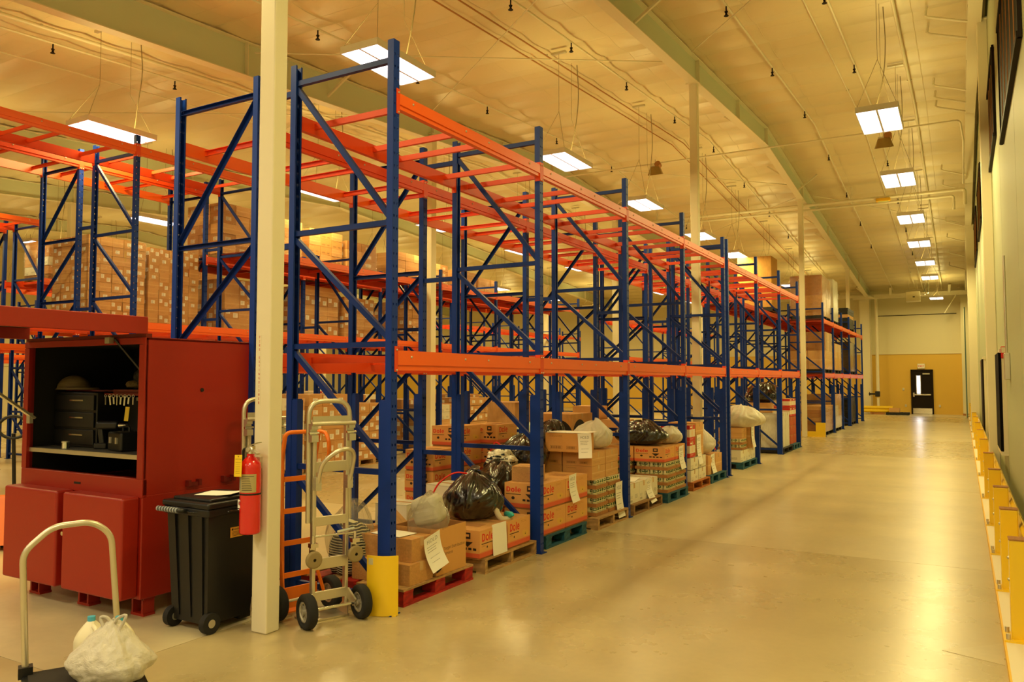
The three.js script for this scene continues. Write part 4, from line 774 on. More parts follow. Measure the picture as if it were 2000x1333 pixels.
{
  const st = canvasTex(64, 256, (g, w, h) => { g.fillStyle = '#1b1712'; g.fillRect(0, 0, w, h); g.fillStyle = '#d8cda6'; for (let i = 0; i < 18; i++) g.fillRect(0, i * 14.2, w, 6); });
  TM('striped_cloth', 'black and white striped cloth bundled inside the clear bag', 'cloth', lumpGeo(.22, .42, .17, 97, .25), std(0xffffff, .85, { map: (() => { st.wrapS = st.wrapT = THREE.RepeatWrapping; st.repeat.set(1, .9); return st; })() }), [-4.7, PT + .004, -5.36], .3);
}
// --- pallet B (raw wood)
pallet('raw wooden pallet, second along the aisle, under the banana boxes and the black bag', [-4.55, -6.88], { w: 1.03 });
bananaBox('banana box with a clipboard leaning on it, on the second pallet from the camera', [-4.2, PT, -6.55], 0, { h: .27, d: .5, w: .46 });
bananaBox('banana box at the far end of the second pallet, an open top full of clutter', [-4.2, PT, -7.06], 0, { h: .28, d: .46, w: .46 });
bananaBox('banana box at the back of the second pallet, under the black rubbish bag', [-4.72, PT, -6.75], 0, { h: .27, d: .5, w: .46 });
TM('clipboard_sheet', 'white sheet in a plastic sleeve leaning on the front of the banana box', 'paper', bx(.006, .3, .26, 0, .15, 0).rotateZ(.06), M.paper, [-3.955, .135, -6.66], 0);
bagThing('rubbish_bag', 'shiny black rubbish bag with a red tie on the second pallet from the camera', [-4.4, .42, -6.82], [.33, .47, .3], M.bagBlack, 101, { rough: .5, knot: true, tie: [[.03, .44, .0], [-.1, .47, .14], [-.22, .38, .24], [-.28, .27, .28]] });
TM('shoulder_strap', 'pale padded strap curling down from the black bag onto the banana boxes', 'strap', (() => { const g = tube([[0, .3, 0], [.02, .2, .05], [.05, .08, .04], [.09, .01, .0], [.14, 0, -.08]], .03, 30, 8); g.scale(1, 1, 1); return g; })(), std(0xd6cdb0, .7), [-4.16, .42, -6.86], .3);
TM('aqua_bottle', 'small aqua bottle lying among clutter on the far banana box of the second pallet', 'bottle', lathe([[0, 0], [.03, 0], [.032, .1], [.014, .13], [.014, .15], [0, .15]], 16).rotateX(1.5), std(0x39b7b5, .4), [-4.1, .46, -7.02], 1);
carton('white_carton', 'white carton behind the first two pallets, leaning under the dark banana boxes', 'box', [-4.78, .42, -7.05], .46, .3, .36, -.15, { mat: MT.white, top: M.whiteCard });
bananaBox('banana box under the white carton at the back of the second pallet', [-4.8, PT, -7.15], 0, { h: .272, d: .5, w: .44 });
// --- pallet C (blue): banana boxes two by two
pallet('blue wooden pallet, third along the aisle, under four banana boxes', [-4.55, -8.15], { mat: M.woodBlue, blocks: true, w: 1.06 });
[['lower banana box nearest the camera on the blue third pallet', -4.2, PT, -7.84, 0], ['lower banana box at the far end of the blue third pallet', -4.2, PT, -8.44, 0], ['upper banana box with a carton on it, nearest the camera on the blue third pallet', -4.2, PT + .282, -7.84, 0], ['upper banana box with a paper notice, far end of the blue third pallet', -4.2, PT + .282, -8.44, 0]].forEach(([l, x, y, z]) => bananaBox(l, [x, y, z], 0, { h: .28, d: .59, w: .46 }));
for (const [l, z] of [['banana box at the back near corner of the blue third pallet', -7.84], ['banana box at the back far corner of the blue third pallet', -8.44]]) bananaBox(l, [-4.72, PT, z], 0, { h: .28, d: .58, w: .46 });
carton('carton', 'small pale carton standing askew on the upper banana boxes of the blue third pallet', 'box', [-4.3, PT + .564, -7.86], .3, .16, .34, .25, { mat: M.cardPale });
sheet('narrow white notice hanging on the upper far banana box of the blue third pallet', [-3.955, .74, -8.3], .17, .32, [0, Math.PI / 2, .1]);
bagThing('rubbish_bag', 'shiny black rubbish bag sunk behind the upper banana boxes of the blue third pallet', [-4.72, .425, -7.86], [.29, .46, .3], M.bagBlack, 105, { rough: .5 });
bagThing('rubbish_bag', 'big black rubbish bag with a red drawstring on the cartons behind the blue third pallet', [-4.85, .7, -8.72], [.36, .44, .34], M.bagBlack, 107, { rough: .5, tie: [[-.1, .3, .32], [-.2, .36, .34], [-.28, .24, .34], [-.34, .1, .34]] });
bagThing('rubbish_bag', 'small black rubbish bag behind the topmost carton of the fourth pallet', [-4.72, PT + .8, -9.2], [.25, .36, .24], M.bagBlack, 109, { rough: .45 });
carton('carton', 'flat brown carton with printed boxes under the black bags behind the third pallet', 'box', [-4.72, .43, -8.45], .44, .26, .5, 0, { mat: MT.mat });
TM('crumpled_foil', 'crumpled black and white patterned bundle beside the black bag with the red drawstring', 'bundle', lumpGeo(.2, .26, .18, 113, .6), std(0xffffff, .4, { map: canvasTex(128, 128, (g, w, h) => { g.fillStyle = '#d9d4c4'; g.fillRect(0, 0, w, h); const r = rng(3); for (let i = 0; i < 60; i++) { g.fillStyle = r() > .5 ? '#1c2430' : '#f4f0e2'; g.fillRect(r() * w, r() * h, 6 + r() * 22, 4 + r() * 10); } }) }), [-4.95, .72, -8.35], 0);
// --- pallet D (raw wood): trays of cans with cartons on top
pallet('raw wooden pallet, fourth along the aisle, under trays of cans', [-4.5, -9.4], { w: 1.0, d: 1.2 });
for (let k = 0; k < 4; k++) for (const [i, z] of [[0, -9.2], [1, -9.62]]) canTray(`tray of pale green-labelled cans, ${ORD[k]} layer from the floor, ${i ? 'far' : 'near'} stack of the fourth pallet`, [-4.16, PT + k * .112, z], 5, 5);
carton('carton', 'plain brown carton as filler behind the cans of the fourth pallet', 'box', [-4.68, PT, -9.4], .56, .44, .8, 0, { mat: M.card });
for (const [x, q] of [[-4.2, 'front'], [-4.62, 'back']]) for (const [z, r] of [[-9.15, 'near'], [-9.58, 'far']]) for (const [y, u] of [[0, 'lower'], [1, 'upper']]) carton('carton', `${u} ${q} ${r} brown carton of eight stacked on the fourth pallet's can trays`, 'box', [x, PT + .452 + y * .172, z], .4, .17, .41, 0, { mat: MT.mat, x: MT.plain });
carton('carton', 'single brown carton with printed boxes on top of the eight cartons of the fourth pallet', 'box', [-4.33, PT + .8, -9.0], .5, .23, .36, 0, { mat: MT.mat });
sheet('white notice hanging from the top carton of the fourth pallet', [-4.04, 1.18, -8.81], .17, .3, [0, .25, .06]);
TM('flat_cover', 'thin white sheet lying over the topmost carton of the fourth pallet', 'sheet', bxc(.54, .006, .34), M.paper, [-4.3, PT + 1.038, -9.0], .06);
bagThing('white_bag', 'white plastic bag sagging behind the topmost carton of the fourth pallet', [-4.25, PT + .8, -9.52], [.28, .36, .26], M.bagWhite, 117, { rough: .35, knot: false });
sheet('long white notice trailing to the floor from the cans of the fourth pallet', [-3.95, .5, -9.7], .2, .46, [0, Math.PI / 2, .05]);
// --- pallet E (raw wood): white cartons
pallet('raw wooden pallet, fifth along the aisle, under white cartons', [-4.5, -10.68], { mat: M.woodGrey, w: 1.16 });
for (const [i, z] of [-10.3, -10.68, -11.06].entries()) for (const [x, q] of [[-4.18, 'front'], [-4.62, 'back']]) carton('white_carton', `white grey-printed carton, ${ORD[i]} from the camera in the fifth pallet's ${q} row`, 'box', [x, PT, z], .42, .27, .37, 0, { mat: MT.white, top: M.whiteCard });
sheet('white notice draped over the middle white carton of the fifth pallet', [-3.955, .42, -10.85], .19, .34, [0, Math.PI / 2, .12], { curl: .06 });
TM('paper_sheet', 'white sheets lying on top of the white cartons of the fifth pallet', 'paper', bxc(.3, .003, .5), M.paper, [-4.2, PT + .276, -10.6], .2);
// --- pallet F (blue): cans, banana boxes, bags
pallet('blue wooden pallet, sixth along the aisle, under four layers of cans', [-4.45, -11.87], { mat: M.woodBlue, blocks: true, w: 1.0 });
for (let k = 0; k < 4; k++) for (const [x, q] of [[-4.13, 'front'], [-4.7, 'back']]) for (const [z, r] of [[-11.64, 'near'], [-12.1, 'far']]) canTray(`tray of pale cans, layer ${['one', 'two', 'three', 'four'][k]} up, ${q} ${r} stack of the blue sixth pallet`, [x, PT + k * .112, z], 7, 6);
[['banana box at the near front on the cans of the sixth pallet', -4.14, -11.62], ['far front banana box with hanging paper on the cans of the sixth pallet', -4.14, -12.12], ['banana box at the back near corner on the cans of the sixth pallet', -4.64, -11.62]].forEach(([l, x, z]) => bananaBox(l, [x, PT + .452, z], Math.PI / 2 * 0, { h: .23, d: .48, w: .48 }));
sheet('white notice hanging on the far banana box of the sixth pallet', [-3.88, .8, -12.12], .2, .36, [0, Math.PI / 2, .08]);
bagThing('rubbish_bag', 'large black rubbish bag slumped on the banana boxes of the sixth pallet', [-4.42, PT + .69, -11.7], [.42, .38, .34], M.bagBlack, 121, { rough: .55 });
bagThing('white_bag', 'white bag lying beside the black bag on the sixth pallet', [-4.1, PT + .69, -12.15], [.22, .26, .24], M.bagWhite, 123, { rough: .3, knot: false });
// --- pallet G (orange wood)
pallet('orange-brown wooden pallet, seventh along the aisle, under white trays', [-4.5, -13.3], { mat: M.woodOrange, w: 1.0 });
for (let k = 0; k < 2; k++) for (const [z, r] of [[-13.05, 'near'], [-13.5, 'far']]) carton('white_carton', `white tray carton, ${ORD[k]} layer, ${r} one on the orange-brown seventh pallet`, 'box', [-4.2, PT + k * .2, z], .5, .19, .42, 0, { mat: MT.white, top: M.whiteCard });
for (let k = 0; k < 2; k++) carton('red_box', `red and cream printed box, ${k ? 'upper' : 'lower'} one at the near end of the seventh pallet`, 'box', [-4.22, PT + .4 + k * .27, -13.0], .5, .27, .3, 0, { mat: MT.redbox, top: M.cardPale });
for (let k = 0; k < 2; k++) carton('carton', `tall brown carton, ${k ? 'upper' : 'lower'} one at the far end of the seventh pallet`, 'box', [-4.22, PT + .4 + k * .28, -13.45], .48, .28, .44, 0, { mat: MT.plain });
carton('carton', 'brown filler carton at the back of the orange-brown seventh pallet', 'box', [-4.75, PT, -13.3], .5, .8, .8, 0, { mat: MT.plain });
sheet('white notice hanging on the tall cartons of the seventh pallet', [-3.96, .9, -13.35], .2, .5, [0, Math.PI / 2, .04]);
// --- pallet H (blue)
pallet('blue wooden pallet, eighth along the aisle, at the end of the nearest run', [-4.5, -14.4], { mat: M.woodBlue, blocks: true, w: 1.02 });
for (const [z, r] of [[-14.15, 'near'], [-14.62, 'far']]) for (const [x, q] of [[-4.2, 'front'], [-4.68, 'back']]) carton('carton', `low brown carton at the ${q} ${r} corner of the blue eighth pallet`, 'box', [x, PT, z], .46, .34, .44, 0, { mat: MT.plain });
bagThing('white_bag', 'white bag with a red tie on the low cartons of the eighth pallet', [-4.25, PT + .35, -14.25], [.3, .44, .3], M.bagWhite, 131, { rough: .3, tie: [[.16, .2, -.2], [.22, .14, -.24], [.26, .06, -.24]] });
sheet('white notice hanging on the near low carton of the eighth pallet', [-3.96, .5, -14.2], .2, .34, [0, Math.PI / 2, .08]);
// ================= UNDER THE MIDDLE RUN =================
pallet('blue wooden pallet under the big white sack, first of the middle run', [-4.5, -17.05], { mat: M.woodBlue, blocks: true, w: 1.3, d: 1.1 });
for (const [i, z] of [-16.63, -17.06, -17.49].entries()) carton('white_carton', `low white carton, ${ORD[i]} from the camera on the first pallet of the middle run`, 'box', [-4.25, PT, z], .5, .24, .43, 0, { mat: MT.white, top: M.whiteCard });
for (let k = 0; k < 2; k++) canTray(`tray of cans, ${k ? 'upper' : 'lower'} one on the low white cartons of the middle run`, [-4.25, PT + .246 + k * .112, -16.75], 7, 6);
for (let k = 0; k < 2; k++) carton('carton', `flat brown carton, ${k ? 'upper' : 'lower'} one under the big white bag of the middle run`, 'box', [-4.25, PT + .472 + k * .112, -16.77], .48, .11, .42, 0, { mat: MT.plain });
carton('carton', 'tall narrow brown carton with a notice behind the cans of the middle run', 'box', [-4.2, PT + .246, -17.35], .46, .5, .4, 0, { mat: MT.plain });
bagThing('white_bag', 'big bulging white sack on the first pallet of the middle run', [-4.15, PT + .7, -16.9], [.48, .46, .42], M.bagWhite, 141, { rough: .25, knot: false });
sheet('white notice hanging on the tall narrow carton of the middle run', [-3.94, .86, -17.25], .2, .46, [0, Math.PI / 2, .06]);
pallet('dark pallet under the tall white cartons of the middle run', [-4.5, -20.97], { mat: std(0x2a2723, .8), w: 1.15 });
for (const [i, z] of [-20.7, -21.24].entries()) for (const [x, q] of [[-4.22, 'front'], [-4.74, 'back']]) carton('white_carton', `tall white carton, ${i ? 'far' : 'near'} ${q} one of four standing in the middle run`, 'box', [x, PT, z], .5, .86, .52, 0, { mat: M.whiteCard, top: M.whiteCard });
pallet('blue pallet under orange-red cartons at the far end of the middle run', [-4.5, -22.2], { mat: M.woodBlue, blocks: true, w: .95 });
for (let k = 0; k < 3; k++) for (const [z, r] of [[-21.98, 'near'], [-22.42, 'far']]) carton('red_carton', `orange-red carton, ${ORD[k]} layer of the ${r} stack at the end of the middle run`, 'box', [-4.25, PT + k * .24, z], .5, .235, .42, 0, { mat: std(0xcb5a2a, .7, { map: fiber }) });
for (let k = 0; k < 2; k++) for (const [z, r] of [[-21.98, 'near'], [-22.42, 'far']]) carton('white_carton', `white and red printed carton, ${k ? 'upper' : 'lower'} ${r} one on the orange-red cartons`, 'box', [-4.25, PT + .725 + k * .24, z], .5, .235, .42, 0, { mat: MT.redbox });
carton('carton', 'brown banana carton resting on the tall white cartons of the middle run', 'box', [-4.55, PT + .87, -20.85], .6, .25, .6, .15, { mat: MT.plain });
bagThing('rubbish_bag', 'black rubbish bag lying on the brown carton above the tall white cartons', [-4.5, PT + 1.13, -20.9], [.5, .5, .42], M.bagBlack, 145, { rough: .5 });
// ================= FLOOR STACKS IN THE SECOND ROW =================
for (const [s, x, z, n] of [['nearest', -5.6, -7.78, 4], ['second', -5.62, -8.36, 5], ['third', -5.4, -8.92, 5]]) for (let k = 0; k < n; k++) bananaBox(`banana box, ${ORD[k]} from the floor in the ${s} loose stack behind the aisle run`, [x + (k % 2) * .012, .002 + k * .252, z], (k % 3 - 1) * .02, { h: .25, d: .5, w: .41 });
pallet('raw pallet under cartons in the second row behind the fourth aisle pallet', [-6.0, -10.6], { w: 1.1 });
for (let k = 0; k < 3; k++) bananaBox(`banana box, ${ORD[k]} layer on the raw pallet of the second row`, [-5.72, PT + k * .26, -10.4], 0, { h: .255, d: .5, w: .46 });
bagThing('green_bag', 'white bag with green print on top of banana boxes in the second row', [-5.7, PT + .785, -10.4], [.26, .26, .26], phys(0xdfe6c4, .4, { map: canvasTex(64, 64, (g, w, h) => { g.fillStyle = '#e8e8d4'; g.fillRect(0, 0, w, h); g.fillStyle = '#5fa544'; g.fillRect(6, 30, 22, 30); g.fillRect(40, 8, 16, 20); }) }), 151, { rough: .3, knot: false });
carton('carton', 'large plain carton behind the green printed bag in the second row', 'box', [-6.2, PT, -10.75], .5, 1.35, .6, 0, { mat: M.cardPale });
pallet('raw pallet under the carton with the black disc in the second row', [-6.0, -11.8], { w: 1.1 });
{
  const t = carton('carton', 'large brown carton printed with a black disc in the second row', 'box', [-5.8, PT, -11.7], .8, 1.15, .8, 0, { mat: M.card });
  P(t, 'printed_disc', new THREE.CylinderGeometry(.26, .26, .001, 32).rotateX(Math.PI / 2), M.black, [.16, .8, .4]); P(t, 'printed_disc', new THREE.CylinderGeometry(.26, .26, .001, 32).rotateZ(Math.PI / 2), M.black, [.4, .8, .1]);
}
pallet('raw pallet under three brown cartons in the second row behind the black bag', [-6.0, -14.2], { w: 1.1 });
for (const [i, [x, h]] of [[-5.7, .95], [-6.25, 1.2]].entries()) carton('carton', `${i ? 'taller' : 'lower'} brown carton of the pair in the second row before the second white column`, 'box', [x, PT, -13.9], .5, h, .5, 0, { mat: MT.plain });
carton('carton', 'brown carton behind the pair in the second row by the second white column', 'box', [-5.75, PT, -14.5], .5, .7, .5, 0, { mat: MT.plain });
// ================= WRAPPED LOADS ON THE RACKS =================
const sc = (w, h) => canvasTex(128, 96, (g, W, Hh) => { g.fillStyle = w; g.fillRect(0, 0, W, Hh); scrib(g, 14, 16, 90, 4, 20, h, 7, 5); });
const yellowSign = std(0xffffff, .7, { map: sc('#d5e23a', '#7c8420') }), redSign = std(0xffffff, .7, { map: sc('#e8452e', '#8e1f14') }), whiteSign = std(0xffffff, .7, { map: sc('#efe9d8', '#6a6456') });
const R3 = { w: 1.05, d: 1.06, h: 1.3, nx: 4, ny: 9, nz: 5 };
wrapped('shrink-wrapped cartons bearing a yellow and a white sign, high above the red cabinet', [-13.22, 2.75, -8.33], { ...R3, h: 1.42, seed: 3, signs: [{ w: .004, h: .17, x: .55, y: 1.12, z: -.12, mat: yellowSign }, { w: .004, h: .28, x: .552, y: 1.12, z: -.36, mat: whiteSign }] });
wrapped('shrink-wrapped cartons bearing a red sign, high above the red cabinet', [-13.22, 2.75, -9.46], { ...R3, h: 1.36, seed: 4, signs: [{ w: .004, h: .12, x: .55, y: 1.02, z: -.3, mat: redSign }] });
const place = ['first', 'second', 'third', 'fourth', 'fifth', 'sixth', 'seventh'];
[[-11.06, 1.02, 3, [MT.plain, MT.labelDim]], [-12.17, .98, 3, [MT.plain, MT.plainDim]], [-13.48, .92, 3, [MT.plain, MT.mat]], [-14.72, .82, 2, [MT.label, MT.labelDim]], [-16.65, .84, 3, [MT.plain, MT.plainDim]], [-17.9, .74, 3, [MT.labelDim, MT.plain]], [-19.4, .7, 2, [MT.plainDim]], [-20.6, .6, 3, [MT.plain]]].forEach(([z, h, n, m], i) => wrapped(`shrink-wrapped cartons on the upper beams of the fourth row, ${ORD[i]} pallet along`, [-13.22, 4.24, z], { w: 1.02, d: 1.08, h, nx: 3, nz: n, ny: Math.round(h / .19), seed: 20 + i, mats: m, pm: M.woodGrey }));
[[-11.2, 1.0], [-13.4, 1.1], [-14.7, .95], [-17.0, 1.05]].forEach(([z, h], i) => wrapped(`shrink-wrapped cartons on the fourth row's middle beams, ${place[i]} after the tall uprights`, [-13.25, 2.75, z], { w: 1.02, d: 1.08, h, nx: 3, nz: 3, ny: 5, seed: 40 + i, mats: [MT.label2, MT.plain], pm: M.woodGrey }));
[[-8.3, 1.3], [-9.5, 1.5], [-10.82, 1.35], [-12.05, 1.42], [-13.5, 1.2], [-16.6, 1.1], [-17.9, 1.25], [-19.4, 1.1]].forEach(([z, h], i) => wrapped(`label-dotted wrapped cartons on the third row's floor, ${ORD[i]} pallet from the camera`, [-11.76, .002, z], { w: 1.05, d: 1.1, h, nx: 3, nz: 3, ny: 6, seed: 60 + i, mats: i % 3 === 2 ? [MT.white, MT.plain] : [MT.label, MT.label, MT.label2] }));
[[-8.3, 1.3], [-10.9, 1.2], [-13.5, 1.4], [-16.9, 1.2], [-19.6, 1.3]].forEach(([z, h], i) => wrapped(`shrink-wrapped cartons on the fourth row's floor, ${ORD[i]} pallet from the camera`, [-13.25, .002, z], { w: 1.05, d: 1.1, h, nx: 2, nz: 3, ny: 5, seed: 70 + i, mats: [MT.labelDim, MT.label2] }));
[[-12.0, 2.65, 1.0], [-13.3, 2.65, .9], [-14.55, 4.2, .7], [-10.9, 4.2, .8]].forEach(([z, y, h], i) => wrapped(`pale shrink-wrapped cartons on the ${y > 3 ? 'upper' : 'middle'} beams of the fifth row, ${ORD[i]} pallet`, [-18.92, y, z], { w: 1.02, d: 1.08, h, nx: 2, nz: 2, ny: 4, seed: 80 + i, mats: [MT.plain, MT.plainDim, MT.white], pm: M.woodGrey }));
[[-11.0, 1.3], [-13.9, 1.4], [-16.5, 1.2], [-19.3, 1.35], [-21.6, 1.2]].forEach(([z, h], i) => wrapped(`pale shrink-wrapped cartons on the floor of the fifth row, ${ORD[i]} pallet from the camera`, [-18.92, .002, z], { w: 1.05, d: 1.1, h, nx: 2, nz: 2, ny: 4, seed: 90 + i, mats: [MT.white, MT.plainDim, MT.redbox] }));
// farthest run along the aisle
const far = (label, x, y, z, w, h, d, nx, ny, nz, seed, mats, o = {}) => wrapped(label, [x, y, z], { w, h, d, nx, ny, nz, seed, mats, pm: M.blackPlastic, ...o });
far('large brown wrapped crate on the top deck of the farthest run, behind the third column', -4.48, 3.87, -28.5, 1.0, 1.35, 1.9, 1, 2, 2, 201, [M.card, M.cardDark]);
far('white wrapped stack beside the large brown crate on the top deck of the farthest run', -4.48, 3.87, -30.75, 1.0, 1.5, 1.2, 1, 1, 1, 202, [M.whiteCard]);
far('layered stack of pale panels on the top deck near the end of the farthest run', -4.48, 3.87, -35.35, 1.0, .8, 1.9, 1, 6, 1, 203, [M.cardPale, M.whiteCard, M.blackPlastic], { film: false });
far('brown cartons on the middle deck of the farthest run, nearest the third column', -4.48, 2.08, -28.45, 1.1, 1.25, 1.5, 2, 2, 3, 204, [MT.plain, M.cardDark]);
far('brown cartons on the middle deck of the farthest run, second pallet', -4.48, 2.08, -30.75, 1.1, .95, 1.6, 2, 1, 3, 205, [MT.plain, M.card]);
far('dark wrapped bales on the middle deck near the end of the farthest run', -4.48, 2.08, -35.33, 1.0, 1.2, 2.0, 1, 2, 2, 206, [std(0x2b2a24, .5), std(0x4a3c28, .6)]);
far('flat brown wrapped sheets on the floor of the farthest run', -4.48, .002, -28.5, 1.0, .85, 2.1, 1, 7, 1, 207, [M.cardDark, M.card]);
far('cartons draped with white plastic on the floor of the farthest run', -4.46, .002, -30.8, 1.0, 1.2, 1.6, 2, 3, 2, 208, [M.whiteCard, M.cardPale]);
far('black plastic crates stacked on the floor at the end of the farthest run', -4.48, .002, -35.4, 1.0, 1.0, 1.8, 2, 6, 3, 209, [M.blackPlastic], { film: false });
carton('tall_carton', 'very tall brown carton standing high on the second row beyond the middle run', 'box', [-5.95, 4.265, -27.1], 1.1, 1.7, 1.0, 0, { mat: std(0xdba24c, .7, { map: fiber }), top: M.card });
pallet('black pallet high under the very tall brown carton', [-5.95, -27.1], { y: 4.12, mat: M.blackPlastic, w: 1.1, d: 1.15 });
// ================= GUARD RAIL ALONG THE RIGHT WALL =================
{
  const zs = [-7.99, -9.6, -11.45, -14.0, -17.2, -20.5, -24, -27.6, -31.4, -35.4, -40, -44.3], t = T('guard_rail', 'long yellow corrugated guard rail on bolted posts along the right wall', 'guard rail', [.312, .05, 0]);
  zs.unshift(-6.5);
  const prof = new THREE.Shape(), n = 36, H = .34, A = .028; const pt = i => { const v = i / n; return [-.5 * A - A * Math.cos(v * Math.PI * 6) * .5, v * H]; };
  for (let i = 0; i <= n; i++) { const [x, y] = pt(i); i ? prof.lineTo(x, y) : prof.moveTo(x, y); } for (let i = n; i >= 0; i--) { const [x, y] = pt(i); prof.lineTo(x + .006, y); } prof.closePath();
  zs.forEach((z, i) => {
    const p = P(t, 'post', C('gpost', () => new RoundedBoxGeometry(.13, .68, .13, 2, .01).translate(0, .34, 0)), M.yellow, [0, 0, z]);
    P(p, 'post_cap', bxc(.135, .008, .135), M.cardDark, [0, .684, 0]); P(p, 'base_plate', bxc(.18, .012, .25), M.yellow, [-.02, .006, 0]);
    P(p, 'anchor_bolts', C('gb', () => merge([-1, 1].flatMap(a => [-1].map(b => cyl(.014, .014, .04, 8).clone().translate(b * .085, .03, a * .09))))), M.zinc);
    P(p, 'rail_bolts', C('grb', () => merge([.4, .55].map(y => new THREE.SphereGeometry(.012, 8, 6).translate(-.066, y, 0)))), M.zinc);
    if (i < zs.length - 1) { const L = z - zs[i + 1] + .1; P(t, 'rail', C(`gr${L.toFixed(2)}`, () => new THREE.ExtrudeGeometry(prof, { depth: L, bevelEnabled: false })), M.yellow, [.103, .3, zs[i + 1] - .06]); }
  });
}
// ================= PIPES, CONDUITS, RODS UNDER THE CEILING =================
const slope = (x, off, z0 = 8.6, z1 = -48.2) => [V(x, ceilY(z0) - off, z0), V(x, ceilY(RIDGE) - off, RIDGE), V(x, ceilY(z1) - off, z1)];
for (const [x, off, r, l, c] of [
  [-.85, .14, .03, 'white conduit under the ceiling between the aisle lights and the right wall', 'conduit'], [-2.1, .13, .014, 'thin white conduit under the ceiling left of the aisle lights', 'conduit'],
  [-7.05, .14, .014, 'left one of two thin dark conduits under the ceiling over the first rack rows', 'conduit'], [-6.72, .14, .014, 'right one of two thin dark conduits under the ceiling over the first rack rows', 'conduit'],
  [-12.9, .14, .035, 'white pipe under the ceiling over the third rack row', 'pipe'], [-14.6, .13, .012, 'thin conduit under the ceiling over the fourth rack row', 'conduit']]) {
  const dark = l.includes('dark'), t = T('ceiling_' + c, l, c, [0, 0, 0]); P(t, 'pipe_run', sweep(slope(x, off), r, 8), dark ? M.cardDark : M.whitePaint);
  for (let z = 5; z > -46; z -= 6) P(t, 'pipe_clamp', bx(r * 2.6 + .02, .03, .03, x, ceilY(z) - off + .01, z), M.zinc);
}
const sprK = M.darkFrame;
for (const [x, name, zs] of [[-3.2, 'right of the first girder', [-8.8, -12.6, -16.2, -20, -24, -28, -32, -36]], [-6.0, 'left of the first girder', [-7, -10.4, -12.6, -15.3, -18.5, -22, -25.6, -29.4, -33]], [-9.3, 'right of the second girder', [-9.6, -12.4, -15.05, -18.6, -22.4, -26, -30]], [-13.4, 'left of the second girder', [-7.5, -9.9, -13.4, -17, -20.6, -24.4, -28]], [-1.75, 'beside the aisle lights', [-13, -17, -21, -25.2, -29.4, -33.6, -38]]]) {
  const t = T('sprinkler_pipe', `white sprinkler pipe with dark hanging heads under the ceiling, ${name}`, 'sprinkler pipe'), off = .16;
  P(t, 'pipe_run', sweep(slope(x, off), .02, 8), M.whitePaint);
  for (const z of zs) P(t, 'sprinkler_head', C('spr', () => merge([cyl(.012, .012, .1, 8).clone().translate(0, -.06, 0), cyl(.03, .018, .03, 10).clone().translate(0, -.12, 0), cyl(.012, .03, .04, 8).clone().translate(0, -.155, 0), cyl(.04, .04, .005, 12).clone().translate(0, -.178, 0)])), sprK, [x, ceilY(z) - off, z]);
}
{
  const on = (x, z) => V(x, ceilY(z) - .3, z), rods = [[[-10.7, -9.5], [-4.7, -14.3]], [[-4.7, -9.7], [-10.7, -14.6]], [[-17.5, -9], [-11.2, -14]], [[-10.7, -21], [-4.7, -26]], [[-4.7, -27.5], [-10.7, -33]], [[-4.2, -27.5], [0, -33]], [[-4.2, -14], [.1, -9]]];
  const b = S('roof_beam_rods'); for (const [a, c] of rods) P(b, 'brace_rod', sweep([on(...a), on(...c)], .012, 6), M.whitePaint);
}
{
  let t = T('crossing_pipe', 'thin white pipe crossing the hall under the ridge and running down the right wall', 'pipe');
  P(t, 'pipe_run', bend([[-10.7, 8.08, RIDGE + .1], [.1, 8.08, RIDGE + .1], [.16, 7.75, RIDGE - .5], [.16, 7.75, -26.9]], .024, .12, 8), M.whitePaint);
  t = T('crossing_pipe', 'pair of thick white pipes crossing the hall at the third column', 'pipe');
  P(t, 'pipe_run', bend([[-10.7, 7.67, -27.35], [.2, 7.67, -27.35], [.2, 7.2, -27.35]], .05, .1, 10), M.whitePaint); P(t, 'pipe_run', bend([[-10.7, 7.53, -27.5], [-.1, 7.53, -27.5], [-.1, 7.1, -27.5]], .04, .1, 10), M.whitePaint);
  for (let x = -9.6; x < 0; x += 3.3) P(t, 'pipe_hanger', bx(.03, .55, .12, x, 7.85, -27.42), M.whitePaint);
  t = T('emergency_light', 'small greenish yellow lit fitting hung on the thick crossing pipes', 'emergency light', [-2.05, 7.58, -27.28]);
  P(t, 'fitting_body', rbx(.42, .1, .16, .02, 2), M.yellowDull); P(t, 'lens', bxc(.3, .02, .1), std(0xcfe09a, .4), [0, -.055, 0]); for (const s of [-1, 1]) P(t, 'hook', bx(.02, .1, .02, s * .15, .07, 0), M.zinc);
  const horn = (l, x, y) => { const h = T('horn_speaker', l, 'speaker', [x, y, RIDGE + .1]); P(h, 'bell', C('bell', () => { const g = new THREE.CylinderGeometry(.17, .28, .24, 4, 1, true).rotateY(Math.PI / 4); return merge([g, new THREE.CylinderGeometry(.16, .26, .235, 4, 1, true).rotateY(Math.PI / 4)]); }), std(0x9a7b3c, .45, { side: THREE.DoubleSide }), [0, -.2, 0], [.25, .2, 0]); P(h, 'driver', cyl(.09, .09, .14, 14), M.cardDark, [.1, -.06, .05], [1.2, 0, 0]); P(h, 'stem', cyl(.014, .014, .2, 8), M.zinc, [0, .02, 0]); P(h, 'bracket', bx(.26, .02, .05, 0, -.06, 0), M.zinc); };
  horn('brass-coloured horn speaker hanging under the nearest aisle light', -1.56, 7.98); horn('dark brass horn speaker hanging over the first rack rows left of the second column', -7.53, 8.08);
}
